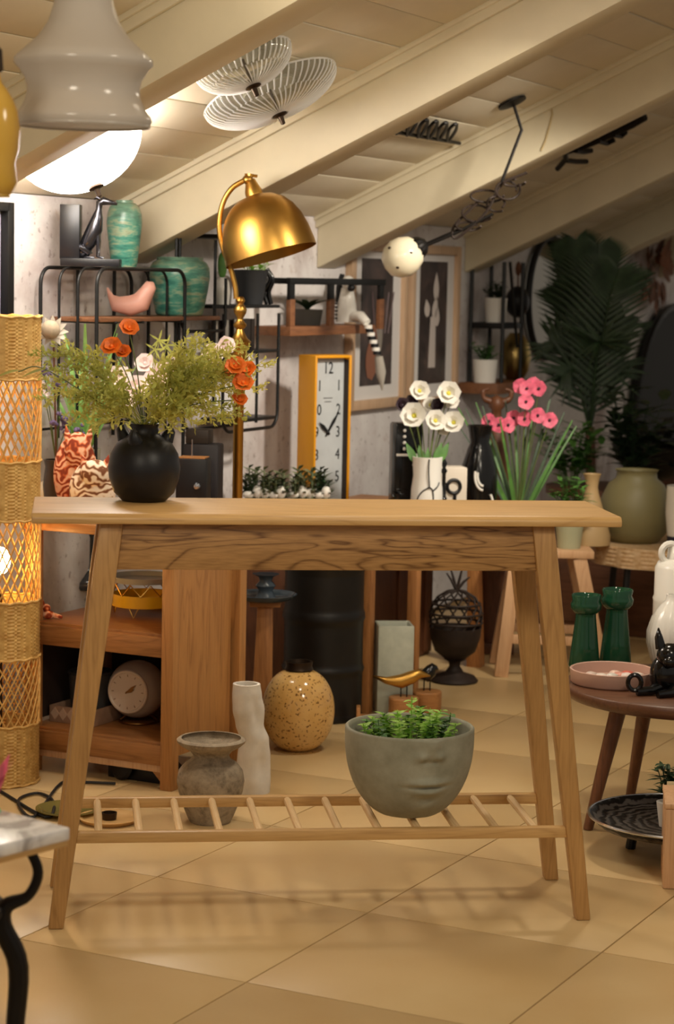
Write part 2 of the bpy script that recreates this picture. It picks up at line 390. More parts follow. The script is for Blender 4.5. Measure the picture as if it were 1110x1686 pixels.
M['tile'] = m_tile(); M['plaster'] = m_plaster(); M['speckle'] = m_speckle(); M['antique'] = m_antique(); M['teal'] = m_teal()
M['tabby_o'] = m_tabby('orange_cat_print', '#8a3416', '#d8703c', '#e8b896'); M['tabby_b'] = m_tabby('tabby_cat_print', '#7a4a2c', '#d8b894', '#efe0cc')
M['wicker'] = m_wicker('woven_rattan', '#bd8f48', '#e2ba70'); M['wicker_pale'] = m_wicker('pale_woven_cane', '#c0996a', '#dcc098')
M['marble'] = m_marble(); M['concrete'] = m_concrete(); M['hammer'] = m_hammer()
M['grout'] = plain('tile_grout', '#98794c', 0.9)
M['board'] = plain('cream_ceiling_board', '#e2d8c0', 0.6, var=0.04, vs_=5)

# ================================================================= SETTING
e1 = Vector((0.454, 0.891, 0)); e2 = Vector((0.891, -0.454, 0)); TS = 0.52
fl = struct('floor', MB().box((0.4, 5.5, -0.055), (12, 16, 0.10)), M['grout'], 'beige tiled shop floor laid at an angle')
tile_me = MB().box((0, 0, -0.006), (TS - 0.003, TS - 0.003, 0.012)).mesh('tile', 0.0012); tile_me.materials.append(M['tile'])
arot = math.atan2(e2.y, e2.x); cand = []
for i in range(-30, 40):
    for j in range(-10, 40):
        c = e2 * (-1.40 + (i + 0.5) * TS) + e1 * (3.95 + (j - 6 + 0.5) * TS)
        if 1.6 < c.y < 12.2 and abs(c.x) < 0.9 + 0.165 * c.y and (c - WP).dot(n2) > -0.1: cand.append((c.length, i, j, c))
for _, i, j, c in sorted(cand, key=lambda q: q[0])[:300]:
    o = bpy.data.objects.new('tile', tile_me); col.objects.link(o); o.parent = fl; o.location = c; o.rotation_euler = (0, 0, arot)

wl = MB(); wl.add([W(-6, 0, 0), W(7, 0, 0), W(7, 0, HB + BH), W(-6, 0, HB + BH), W(-6, -0.12, 0), W(7, -0.12, 0), W(7, -0.12, HB + BH), W(-6, -0.12, HB + BH)],
       [(0, 1, 2, 3), (4, 7, 6, 5), (0, 4, 5, 1), (3, 2, 6, 7), (0, 3, 7, 4), (1, 5, 6, 2)])
struct('wall_back', wl, M['plaster'], 'weathered white plaster wall behind the shelves')
def slope_box(u0_, u1_, t0, t1, z0, z1):
    """box along the roof slope: z0..z1 are heights above the beam underside line"""
    vv = []
    for t in (t0, t1):
        for u in (u0_, u1_):
            for z in (z0, z1): vv.append(W(u, t, HB + SL * t + z))
    return vv, [(0, 2, 3, 1), (4, 5, 7, 6), (0, 1, 5, 4), (2, 6, 7, 3), (0, 4, 6, 2), (1, 3, 7, 5)]
cl = MB(); cl.add(*slope_box(-6, 7, -0.12, 5.2, BH + 0.012, BH + 0.06))
ceil = struct('ceiling', cl, M['board'], 'sloping cream boarded attic ceiling')
BT = 0.15; beams = [-3.85, -2.54, -1.257, 0.065, 1.457, 2.85, 4.2]
for k, ub in enumerate(beams):
    b = struct('trim_%d' % (k + 1), MB().add(*slope_box(ub, ub + BT, 0.0, 5.0, 0, BH + 0.013)), M['cream'], ['cream ceiling beam at the hall end', 'cream ceiling beam behind the white glass pendant', 'cream ceiling beam above the black wire shelves', 'cream ceiling beam carrying the black iron lamp rod', 'cream ceiling beam over the framed botanical prints', 'cream ceiling beam over the tall palm', 'cream ceiling beam far beyond the palm'][k], bevel=0.006)
    bt = part(b, 'batten', MB().add(*slope_box(ub - 0.018, ub, 0.0, 4.9, BH - 0.040, BH - 0.008)), M['cream'], bevel=0.003)
    part(b, 'batten', MB().add(*slope_box(ub - 0.030, ub, 0.0, 4.9, BH - 0.014, BH + 0.005)), M['cream'], bevel=0.003)
DT = 0.1275
for k in range(len(beams) - 1):
    a, b_ = beams[k] + BT, beams[k + 1]
    bmx = MB().add(*slope_box(0.001, b_ - a - 0.001, 0.002, DT - 0.002, BH, BH + 0.012)); bmx.v = [p - W(0, 0, 0) for p in bmx.v]
    me = bmx.mesh('ceiling_board', 0.0015); me.materials.append(M['board'])
    for i in range(20):
        o = bpy.data.objects.new('ceiling_board', me); col.objects.link(o); o.parent = ceil
        t = DT * i; o.location = W(a, t, SL * t + random.uniform(-0.001, 0.001))

# ================================================================= CONSOLE TABLE
YAW = 0.1243; TC = Vector((-0.0301, 4.4594, 0)); TH = 0.8488; TW, TD = 1.2, 0.3284
ct = T('console_table', 'long light ash console table with splayed legs and slatted lower rack', 'table', TC, YAW)
def tl(x, y, z): return TC + Matrix.Rotation(YAW, 3, 'Z') @ Vector((x, y, z))
top = MB()
poly = [(-TD / 2, 0.0), (-TD / 2, 0.012), (-TD / 2 + 0.008, 0.021), (TD / 2 - 0.008, 0.021), (TD / 2, 0.012), (TD / 2, 0.0)]
n = len(poly)
top.add([(-TW / 2, y, TH - 0.021 + z) for y, z in poly] + [(TW / 2, y, TH - 0.021 + z) for y, z in poly],
        [tuple(range(n)), tuple(reversed(range(n, 2 * n)))] + [(i, i + n, (i + 1) % n + n, (i + 1) % n) for i in range(n)])
part(ct, 'table_top', top, M['oak_x'], bevel=0.003)
zt = TH - 0.021; AH = 0.095; XT, XF, YT, YF = 0.441, 0.547, 0.122, 0.150
part(ct, 'apron', MB().box((0, -YT - 0.004, zt - AH / 2), (2 * XT - 0.01, 0.02, AH)), M['oak_apron'], 0.002, label='front apron with bold cathedral grain')
part(ct, 'apron', MB().box((0, YT + 0.004, zt - AH / 2), (2 * XT - 0.01, 0.02, AH)), M['oak_x'], 0.002)
for s in (-1, 1): part(ct, 'apron', MB().box((s * (XT + 0.0), 0, zt - AH / 2), (0.02, 2 * YT, AH)), M['oak_x'], 0.002)
for sx in (-1, 1):
    for sy in (-1, 1):
        a = Vector((sx * XT, sy * YT, zt)); b = Vector((sx * XF, sy * YF, 0.0)); mb = MB()
        vv = []
        for q, ww, dd in ((a, 0.046, 0.040), (a.lerp(b, 0.12), 0.047, 0.040), (b, 0.031, 0.030)):
            vv += [q + Vector((x * ww / 2, y * dd / 2, 0)) for x, y in ((-1, -1), (1, -1), (1, 1), (-1, 1))]
        ff = [(3, 2, 1, 0), (8, 9, 10, 11)]
        for i in range(2):
            for k in range(4): ff.append((i * 4 + k, i * 4 + (k + 1) % 4, i * 4 + 4 + (k + 1) % 4, i * 4 + 4 + k))
        mb.add(vv, ff); part(ct, 'leg', mb, M['oak_z'], 0.004)
RZ = 0.186; fz = 1 - RZ / zt; xr = XT + (XF - XT) * fz; yr = YT + (YF - YT) * fz
for sy in (-1, 1): part(ct, 'rail', MB().box((0, sy * yr, RZ), (2 * xr - 0.01, 0.020, 0.023)), M['oak_x'], 0.003)
sl = MB().tube([(0, -yr + 0.004, 0), (0, -yr + 0.02, 0), (0, yr - 0.02, 0), (0, yr - 0.006, 0)], [0.007, 0.0082, 0.0082, 0.007], 10).mesh('slat'); sl.materials.append(M['dowel'])
for i in range(12):
    o = part(ct, 'slat', sl, M['dowel']); o.location = (-0.462 + i * (0.907 / 11), 0, RZ + 0.003)

# black vase with bouquet on the table
VB = P(237, 822, 4.50); VB.z = TH + 0.0005
s = S(4.5)
vp = [(0.0, 0.004), (30, 0.0), (36, 0), (50, 14), (58, 38), (60, 56), (56, 78), (46, 95), (34, 104), (27, 108), (24, 113), (22, 122), (25, 128), (22, 127.5), (19, 120), (21, 112), (26, 106), (40, 96), (52, 70), (54, 50), (45, 15), (0, 6)]
vz = T('round_vase', 'round matt black vase with spiked rim on the console table', 'vase', VB)
part(vz, 'body', MB().lathe([(r * s, z * s) for r, z in vp], seg=40), M['black_ceramic'], smooth=60)
for a0, l0 in ((2.75, 34), (0.3, 30), (4.4, 22)):
    d = Vector((math.cos(a0), math.sin(a0), 0)); q = d * 36 * s + Vector((0, 0, 100 * s))
    part(vz, 'spike', MB().tube([q, q + d * 7 * s + Vector((0, 0, l0 * .5 * s)), q + d * 6 * s + Vector((0, 0, l0 * s))], [13 * s, 9 * s, 1.5 * s], 10), M['black_ceramic'], smooth=60)
bq = T('flower_bouquet', 'wild bouquet of ferny sprays and orange poppies in the black vase', 'flowers', VB + Vector((0, 0, 0.12)))
mouth = Vector((0, 0, 0.03))
def bp(px, py, dy=0.0): return P(px, py, 4.5 + dy) - bq.location
def frond(t, a, b, nl, L, m, sag=0.25, wd_=0.0022):
    a, b = Vector(a), Vector(b); mid = a.lerp(b, 0.5) + Vector((0, 0, 0.25 * (b - a).length * (1 if b.z > a.z else .6)))
    pts = spline([a, mid * 0.85 + a.lerp(b, .5) * 0.15, b], 7); mb = MB().tube(pts, [0.0014 - 0.0009 * i / len(pts) for i in range(len(pts))], 5)
    for i in range(nl):
        t_ = 0.28 + 0.72 * i / nl; k = t_ * (len(pts) - 1); i0 = int(k); q = pts[i0].lerp(pts[min(i0 + 1, len(pts) - 1)], k - i0)
        tg = (pts[min(i0 + 1, len(pts) - 1)] - pts[max(i0 - 1, 0)]).normalized(); LL = L * (1.15 - 0.75 * t_) * random.uniform(.75, 1.15)
        for _ in range(2):
            rnd = Vector((random.uniform(-1, 1), random.uniform(-1, 1), random.uniform(-.6, 1))).normalized(); sd = (rnd - tg * rnd.dot(tg)).normalized()
            d = (sd + tg * 0.9).normalized()
            sub = q + d * LL
            mb.tube([q, q.lerp(sub, .6), sub], [0.0006, 0.0005, 0.0002], 3)
            for j in range(6):
                f = (j + 1) / 6; qq = q.lerp(sub, f); r2 = Vector((random.uniform(-1, 1), random.uniform(-1, 1), random.uniform(-1, 1))).normalized()
                mb.leaf(qq, (d * 0.8 + r2 * 0.9).normalized(), r2.cross(d) + Vector((0, 0, .2)), LL * 0.36, LL * 0.085 + wd_, 0.1, 2)
    return part(t, 'spray', mb, m)
tips = [(48, 585, -.03), (70, 632, .02), (95, 575, 0), (120, 655, -.06), (112, 690, -.02), (155, 705, -.08), (185, 655, -.1), (300, 590, .05), (335, 560, 0), (372, 585, .04), (410, 575, -.03), (450, 605, .02), (350, 640, -.06), (395, 650, 0), (375, 690, .03), (310, 665, -.1), (270, 640, .02), (330, 700, -.09), (405, 690, .04), (435, 640, -.02), (285, 700, -.11), (85, 610, -.05), (60, 660, 0), (415, 620, .0), (360, 610, -.05)]
for i, (x, y, dy) in enumerate(tips):
    frond(bq, mouth + Vector((random.uniform(-.012, .012), random.uniform(-.01, .01), 0)), bp(x, y, dy), 17, 0.052, M['fern'] if i % 3 else M['fern2'])
def poppy(t, c, nrm, r, petal, n=5, name='flower', eye=None, cup=0.45, ctr=None):
    Fm = frame(nrm); f = None; mb = MB()
    for k in range(n):
        a = 2 * PI * k / n + random.uniform(-.2, .2); d = Fm @ Vector((math.cos(a), math.sin(a), cup))
        mb.leaf(c, d, Fm @ Vector((0, 0, 1)), r * 1.08, r * 1.25, 0.12, 5, 0.18, tip=-1)
    if cup > .4:
        for k in range(n - 1):
            a = 2 * PI * (k + .5) / n; mb.leaf(c, Fm @ Vector((math.cos(a), math.sin(a), cup * 2.2)), Fm @ Vector((0, 0, 1)), r * .8, r * .95, 0.1, 4, 0.18, tip=-1)
    f = part(t, name, mb, petal)
    part(f, 'flower_eye', MB().ell(Vector(c) + Fm @ Vector((0, 0, r * .18)), (r * .2, r * .2, r * .2), 8, 6), eye or M['yellow_eye'])
    return f
for x, y, dy, r in ((212, 541, 0, 16), (184, 572, -.02, 17), (203, 580, .01, 13), (388, 604, -.02, 17), (408, 610, .0, 15), (400, 632, -.02, 17), (394, 658, .01, 13), (378, 612, .01, 12)):
    c = bp(x, y, dy); part(bq, 'stem', MB().tube(spline([mouth, mouth.lerp(c, .5) + Vector((0, 0, .02)), c], 5), 0.0013, 5), M['stem'])
    poppy(bq, c, Vector((random.uniform(-.3, .3), -0.9, 0.7)), r * s * 1.05, M['orange'], 6, eye=M['orange'])
for x, y in ((30, 610), (75, 608), (100, 606)):
    c = bp(x, y, -.02); d = bp(x - 20, y + 3, -.02) - c; part(bq, 'leaf', MB().leaf(c, d, (0, -.3, 1), 0.055, 0.018, .2), M['fern2'])
part(bq, 'stem', MB().tube(spline([mouth, bp(160, 660, -.02), bp(70, 606, -.02), bp(30, 612, -.02)], 6), 0.0013, 5), M['stem'])

# concrete half-face planter on the rack with a leafy plant
PBc = P(671, 1352, 4.465); PBc.z = RZ + 0.0115
pl = T('face_planter', 'grey concrete bowl planter moulded as the lower half of a face', 'planter', PBc)
Rp, Hp = 0.137, 0.186; segs, rows = 120, 56; faceA = -PI / 2 + 0.30
def rad(t): return Rp * (0.36 + 0.64 * (1 - (1 - min(1, t * 1.10)) ** 2.2) ** 0.62) if t < 0.909 else Rp
def g(x, m_, s_): return math.exp(-((x - m_) / s_) ** 2)
vv = []; ff = []
for i in range(rows + 1):
    t = i / rows; r = rad(t)
    for k in range(segs):
        a = 2 * PI * k / segs; da = (a - faceA + PI) % (2 * PI) - PI; x = da * Rp; z = t * Hp; h = 0
        h += 0.014 * g(x, 0, 0.020) * g(z, Hp - 0.008, 0.030) + 0.009 * (g(x, 0.020, 0.010) + g(x, -0.020, 0.010)) * g(z, Hp - 0.036, 0.010)
        h -= 0.006 * (g(x, 0.010, 0.006) + g(x, -0.010, 0.006)) * g(z, Hp - 0.047, 0.005)
        h += 0.0105 * g(x, 0, 0.038) * (g(z, 0.093, 0.0075) * (1 - .25 * g(x, 0, .006)) + 1.15 * g(z, 0.073, 0.009) * g(x, 0, 0.045))
        h -= 0.0085 * g(x, 0, 0.040) * g(z, 0.0835, 0.0035) + 0.003 * g(x, 0, 0.02) * g(z, 0.056, 0.006) + 0.002 * g(x, 0, .006) * g(z, .112, .012)
        h += 0.007 * g(x, 0, 0.03) * g(z, 0.036, 0.016) + 0.004 * g(x, 0, 0.05) * g(z, 0.085, 0.03)
        rr = r + h * min(1, t * 6); vv.append((rr * math.cos(a), rr * math.sin(a), z))
for i in range(rows):
    for k in range(segs):
        k2 = (k + 1) % segs; ff.append((i * segs + k, i * segs + k2, (i + 1) * segs + k2, (i + 1) * segs + k))
ff.append(tuple(reversed(range(segs)))); b0 = rows * segs; inner = [(Rp - 0.003, Hp + 0.003), (Rp - 0.007, Hp + 0.002), (Rp - 0.010, Hp - 0.006), (Rp - 0.012, Hp * .7), (Rp * .75, Hp * .3), (0.02, Hp * .15)]
for r, z in inner:
    for k in range(segs):
        a = 2 * PI * k / segs; vv.append((r * math.cos(a), r * math.sin(a), z))
for i in range(len(inner)):
    for k in range(segs):
        k2 = (k + 1) % segs; ff.append((b0 + i * segs + k, b0 + i * segs + k2, b0 + (i + 1) * segs + k2, b0 + (i + 1) * segs + k))
ff.append(tuple(b0 + len(inner) * segs + k for k in range(segs)))
part(pl, 'bowl', MB().add(vv, ff), M['concrete'], smooth=180)
gp = T('leafy_plant', 'bushy bright green small-leaved plant in the face planter', 'plant', PBc + Vector((0, 0, 0.12)))
part(gp, 'soil', MB().lathe([(0.0, 0), (0.10, 0), (0.11, 0.01), (0.06, 0.018), (0, 0.02)], seg=24), M['soil'])
for i in range(36):
    a = random.uniform(0, 2 * PI); r = 0.03 + 0.072 * random.random() ** .7; x, y = r * math.cos(a) + .004, r * math.sin(a)
    hgt = random.uniform(0.06, 0.10) + (0.045 if i in (3, 9) else 0) - 0.25 * max(0, r - .07)
    if i in (3, 9): x, y = -0.005 + .003 * i, .03
    tip = Vector((x * 1.05, y * 1.05, hgt)); mb = MB().tube([(x * .7, y * .7, 0.01), Vector((x, y, hgt * .6)), tip], 0.001, 4)
    for j in range(16):
        f = 0.35 + 0.65 * j / 16; q = Vector((x * .7, y * .7, 0.01)).lerp(tip, f); a2 = j * 2.4 + random.random()
        mb.leaf(q, (math.cos(a2), math.sin(a2), random.uniform(.1, .9)), (0, 0, 1), random.uniform(.015, .024), random.uniform(.013, .019), .3, 3)
    part(gp, 'sprig', mb, M['bright_leaf'] if i % 4 else M['green_leaf'])
# ================================================================= LAMPS ABOVE
def milk(name, h, k, rough=.16):
    m, nt, b = mk(name); out = nt.nodes['Material Output']; b.inputs['Base Color'].default_value = lin(h); b.inputs['Roughness'].default_value = rough
    tr = nt.nodes.new('ShaderNodeBsdfTranslucent'); tr.inputs[0].default_value = lin(h); mx = nt.nodes.new('ShaderNodeMixShader'); mx.inputs[0].default_value = k
    nt.links.new(b.outputs[0], mx.inputs[1]); nt.links.new(tr.outputs[0], mx.inputs[2]); nt.links.new(mx.outputs[0], out.inputs['Surface']); return m
M['opal'] = milk('opal_white_glass', '#cfc8be', .5)
M['amber'] = milk('amber_yellow_glass', '#d2ab4c', .4)
M['dome_glow'] = emis('lit_opal_dome', '#fff6ec', 25.0)
M['bulb'] = emis('lit_bulb', '#ffc878', 55.0)
M['clear'] = thin_glass('pressed_clear_glass', '#f2f2ee', 0.08, 0.05)
M['ribglass'] = thin_glass('pressed_glass_ribs', '#ffffff', 0.42, 0.04)
M['finial'] = plain('dark_bronze', '#3a2d22', 0.4, 0.8)
M['cord'] = plain('black_cable', '#151312', 0.6)
def ceil_z(p): return HB + BH + SL * (Vector((p.x, p.y, 0)) - WP).dot(n2)
# white glass pendant
Yp = 3.6; y0 = 205
rows = [(107, 207), (112, 198), (110, 192), (98, 176), (92, 160), (91, 148), (95, 132), (105, 117), (113, 108), (112, 100), (96, 86), (74, 66), (58, 42), (49, 15), (42, -20), (38, -60), (30, -90), (20, -100), (12, -104)]
pr = prof_px(rows, Yp, y0)
pb = P(137, y0, Yp)
pd = T('pendant_lamp', 'opal white flared glass pendant lamp with waisted skirt', 'lamp', pb)
def shell(pr_, seg):
    mb = MB().lathe(pr_, seg=seg); mb.f = [f for f in mb.f if len(f) < 10]
    return mb.tube([(pr_[0][0] * math.cos(2 * PI * q / seg), pr_[0][0] * math.sin(2 * PI * q / seg), pr_[0][1]) for q in range(seg)], .0025, 6, True)
part(pd, 'glass_shade', shell(pr, 48), M['opal'], smooth=60)
zc = ceil_z(pb) - pb.z
part(pd, 'cap', MB().lathe([(0.016, pr[-1][1] - .005), (0.022, pr[-1][1]), (0.020, pr[-1][1] + .04), (0.006, pr[-1][1] + .055)], seg=20), M['finial'])
part(pd, 'cord', MB().tube([(0, 0, pr[-1][1] + .05), (0, 0, zc - 0.02)], 0.004, 8), M['cord'])
part(pd, 'ceiling_rose', MB().lathe([(0.05, zc - 0.035), (0.05, zc - 0.025), (0.02, zc - .06), ][::-1] + [(0.05, zc + .02)], seg=24), M['finial'])
# amber pendant at the edge
rows = [(26, 322), (30, 318), (40, 300), (36, 270), (42, 245), (44, 215), (40, 185), (32, 165), (22, 150), (14, 140), (10, 120)]
pb = P(-12, 322, 3.35); pr = prof_px(rows, 3.35, 322)
pd = T('pendant_lamp', 'small amber yellow bulbous glass pendant lamp', 'lamp', pb)
part(pd, 'glass_shade', shell(pr, 36), M['amber'], smooth=60)
zc = ceil_z(pb) - pb.z
part(pd, 'cap', MB().lathe([(0.012, pr[-1][1] - .004), (0.016, pr[-1][1]), (0.014, pr[-1][1] + .03), (0.005, pr[-1][1] + .04)], seg=16), M['finial'])
part(pd, 'cord', MB().tube([(0, 0, pr[-1][1] + .03), (0, 0, zc - 0.01)], 0.0035, 8), M['cord'])
# lit dome on the sloping ceiling
def ceiling_dish(name, label, px, py, R, depth, seg, m, fn, ribs=0, lit=False):
    q = onceil(px, py, 0.002); Fm = frame(CDOWN, w2); t = T(name, label, 'lamp', q)
    prof = [(R, 0.012)] + [(R * math.cos(a), 0.012 + depth * math.sin(a)) for a in [i * PI / 2 / 12 for i in range(1, 13)]]
    prof[-1] = (0.0, 0.012 + depth)
    mb = MB().lathe(prof, seg=seg, fn=fn)
    if not lit: mb.lathe([(r * .96, z - .004) for r, z in prof], seg=seg, fn=fn)
    mb.v = [Fm @ p for p in mb.v]; part(t, 'glass_dish', mb, m, smooth=50)
    for q in range(ribs):
        a = 2 * PI * q / ribs; rb = MB()
        for r0_, r1_, tw in ((0, 5, .10), (5, 11, -.10)):
            pts = [Fm @ Vector((prof[i][0] * 1.01 * math.cos(a + tw * (i - r0_) / 6), prof[i][0] * 1.01 * math.sin(a + tw * (i - r0_) / 6), prof[i][1] + .001)) for i in range(r0_, r1_ + 1)]
            rb.tube(pts, .0022, 4)
        part(t, 'glass_rib', rb, M['ribglass'])
    if not lit:
        rm = MB().tube([Fm @ Vector((R * 1.01 * math.cos(a), R * 1.01 * math.sin(a), .012)) for a in [2 * PI * q / 64 for q in range(64)]], .003, 6, True); part(t, 'rim', rm, M['ribglass'])
    pan = MB().lathe([(0, 0.0), (R * .4, 0.0), (R * .4, 0.010), (0, 0.010)], seg=24); pan.v = [Fm @ p for p in pan.v]; part(t, 'ceiling_plate', pan, M['white_matt'])
    fi = MB().lathe([(0.004, 0.01), (0.004, depth), (0.020, depth + 0.010), (0.021, depth + 0.016), (0.008, depth + .020), (0.006, depth + 0.040), (0, depth + 0.042)], seg=16); fi.v = [Fm @ p for p in fi.v]; part(t, 'finial', fi, M['finial'])
    return t, Fm
t, Fm = ceiling_dish('ceiling_lamp', 'brightly lit white dome lamp on the sloping ceiling', 124, 220, 0.168, 0.135, 48, M['dome_glow'], None, lit=True)
# pressed glass ceiling lamps
ceiling_dish('ceiling_lamp', 'clear pressed glass ceiling lamp with herringbone ribs', 397, 92, 0.126, 0.070, 96, M['clear'], None, ribs=44)
ceiling_dish('ceiling_lamp', 'wide clear pressed glass ceiling lamp with scalloped rim', 442, 142, 0.185, 0.070, 128, M['clear'], lambda a, z: 1 + 0.02 * math.cos(16 * a), ribs=56)

# ================================================================= WICKER FLOOR LAMP
WB = Vector((-0.868, 5.5, 0)); WR = 0.101
wk = T('wicker_lamp', 'tall woven rattan column floor lamp glowing inside', 'lamp', WB)
def wz(py): return H - (py - 444) * S(5.5)
def weave(z0, z1):
    seg = 96; nr = max(4, int((z1 - z0) / 0.0045)); vv = []; ff = []
    for i in range(nr + 1):
        for k in range(seg):
            a = 2 * PI * k / seg; r = WR + 0.0022 * math.sin(PI * i + 0.0) * 0 + 0.0026 * (1 if (k // 2 + i) % 2 else -1) * (0.6 + .4 * math.sin(k * 1.7))
            vv.append((r * math.cos(a), r * math.sin(a), z0 + (z1 - z0) * i / nr))
    for i in range(nr):
        for k in range(seg):
            k2 = (k + 1) % seg; ff.append((i * seg + k, i * seg + k2, (i + 1) * seg + k2, (i + 1) * seg + k))
    mb = MB().add(vv, ff)
    for z in (z0, z1): mb.tube([((WR + .002) * math.cos(2 * PI * k / 48), (WR + .002) * math.sin(2 * PI * k / 48), z + .002 * math.sin(k * 1.9)) for k in range(48)], 0.0035, 6, True)
    return mb
def lattice(z0, z1, tw):
    mb = MB(); n = 30
    for d in (-1, 1):
        for k in range(n):
            pts = []
            for i in range(9):
                f = i / 8; a = 2 * PI * k / n + d * tw * f + random.uniform(-.02, .02); r = WR + d * .0015
                pts.append((r * math.cos(a), r * math.sin(a), z0 + (z1 - z0) * f))
            mb.tube(pts, random.uniform(.0018, .0026), 5)
    return mb
bands = [(1308, 1195), (1083, 988), (853, 757), (622, 520)]
for a, b in bands: part(wk, 'woven_band', weave(max(0.004, wz(a)), wz(b)), M['wicker'])
for a, b in ((1195, 1083), (988, 853), (757, 622)): part(wk, 'open_lattice', lattice(wz(a), wz(b), 0.9), M['wicker'])
part(wk, 'lamp_stem', MB().tube([(0, 0, 0.0), (0, 0, wz(980))], 0.006, 8), M['finial'])
part(wk, 'bulb', MB().ell((0.0, 0.0, wz(925)), (0.026, 0.026, 0.036), 16, 10), M['bulb'])
part(wk, 'bulb', MB().ell((0, 0, wz(575)), (.02, .02, .03), 14, 8), M['bulb'])  # hidden second bulb added to make the upper lattice glow
part(wk, 'base', MB().lathe([(0.0, 0), (WR * .98, 0), (WR * .98, 0.008), (0, 0.008)], seg=32), M['wicker'])
one('power_cable', MB().tube(spline([WB + Vector((0.02, -.13, .004)), atZ(75, 1345, .006), atZ(88, 1320, .006), atZ(62, 1306, .006), atZ(30, 1318, .006), atZ(55, 1345, .006), atZ(100, 1290, .006), atZ(140, 1288, .006), atZ(190, 1290, .006)], 6), 0.004, 6), M['cord'], 'black power cable looping on the floor beside the wicker lamp', 'cable', (0, 0, 0))

# ================================================================= MARBLE TABLE AT THE LEFT EDGE
MZ = 0.497; cr0 = atZ(116, 1362, MZ); ea, eb = Vector((-.77, .64, 0)), Vector((-.64, -.77, 0)); MS = 0.36
mc = cr0 + (ea + eb) * MS / 2; mt = T('marble_table', 'low white marble table on black wrought iron scroll legs', 'table', Vector((mc.x, mc.y, 0)), math.atan2(eb.y, eb.x))
part(mt, 'marble_top', MB().box((0, 0, MZ - .010), (MS, MS, 0.020)), M['marble'], 0.003, label='white marble slab')
part(mt, 'edge_band', MB().box((0, 0, MZ - .024), (MS - .004, MS - .004, 0.010)), M['oak_x'], 0.001)
for sx in (-1, 1):
    for sy in (-1, 1):
        c = Vector((sx, sy, 0)) * (MS / 2 - .035); o_ = Vector((sx, sy, 0)).normalized()
        part(mt, 'leg', MB().tube(spline([c * .94 + Vector((0, 0, MZ - .03)), c * 1.01 + Vector((0, 0, .428)), c * .94 + Vector((0, 0, .392)), c * .78 + Vector((0, 0, .376)), c * .75 + Vector((0, 0, .345)), c * .87 + Vector((0, 0, .28)), c * .84 + Vector((0, 0, .15)), c * .88 + Vector((0, 0, .0))], 5), [.008] * 11 + [.009 + .007 * math.sin(PI * i / 24) for i in range(25)], 10), M['iron'])
part(mt, 'ring', MB().tube([(.152 * math.cos(a), .152 * math.sin(a), .372) for a in [2 * PI * k / 24 for k in range(24)]], .007, 8, True), M['iron'])
ob = cr0 + (ea * .62 + eb * .48) * MS * 1.0; ob = P(-22, 1348, 3.2); ob.z = MZ + .0005
orn = T('flower_ornament', 'pink flower ornament with green leaf base on the marble table', 'ornament', ob)
part(orn, 'leaf_base', MB().ell((0, 0, .010), (.022, .018, .010), 14, 8), plain('bright_green_plastic', '#2fa565', .4))
pk = MB()
for k in range(8): pk.leaf((0, 0, .018), (math.cos(k * .785), math.sin(k * .785), 2.2), (math.cos(k * .785), math.sin(k * .785), 0), .085, .03, -.1, 4)
part(orn, 'petals', pk, M['pink_petal'])

# ================================================================= TEAK SHELF CABINET
CA = math.radians(-27.0); C0 = atZ(282, 1304, 0); C0.z = 0
cb = T('shelf_cabinet', 'reddish teak open shelf cabinet with panelled side', 'cabinet', C0, CA)
def cl_(x, y, z=0): return C0 + Matrix.Rotation(CA, 3, 'Z') @ Vector((x, y, z))
CW, CD, CHt = 0.46, 0.38, 0.675
for x, y in ((-.0175, .0175), (-.0175, CD - .0175), (-CW + .0175, .0175), (-CW + .0175, CD - .0175)):
    part(cb, 'post', MB().box((x, y, (CHt - .025) / 2), (.035, .035, CHt - .025)), M['teak_z'], .002)
part(cb, 'side_panel', MB().box((-.026, CD / 2 - .008, .36), (.014, CD - .088, .56)), M['teak_z'], .001)
part(cb, 'top_board', MB().box((-CW / 2, CD / 2, CHt - .0125), (CW + .02, CD + .02, .025)), M['teak_x'], .003)
for zs in (.405, .122):
    part(cb, 'shelf', MB().box((-CW / 2 - .012, CD / 2, zs - .009), (CW - .038, CD - .03, .018)), M['teak_x'], .001)
    part(cb, 'shelf_rail', MB().box((-CW / 2, .013, zs - .034), (CW - .07, .018, .052)), M['teak_x'], .002)
    part(cb, 'shelf_rail', MB().box((-CW / 2, CD - .012, zs + .008), (CW - .07, .016, .03)), M['teak_x'], .002)
part(cb, 'added_dark_back', MB().box((-CW / 2, CD - .006, .255), (CW - .07, .008, .24)), plain('dark_back_fill', '#2a1c14', .7), label='dark sheet added to blacken the lower shelf back')  # dark sheet added so the lower compartment looks black inside
part(cb, 'added_dark_end', MB().box((-CW + .012, CD / 2, .255), (.008, CD - .07, .24)), plain('dark_end_fill', '#2a1c14', .7))  # second dark sheet, added to darken the open left side
part(cb, 'base_rail', MB().box((-CW / 2, .015, .055), (CW - .07, .014, .022)), M['pale_wood'], .001, label='pale base rail')
part(cb, 'corner_bracket', MB().prism([(0, 0), (0, .085), (-.085, .085)], .016, None, (-.035, .0175, .015)), M['teak_x'], .001)

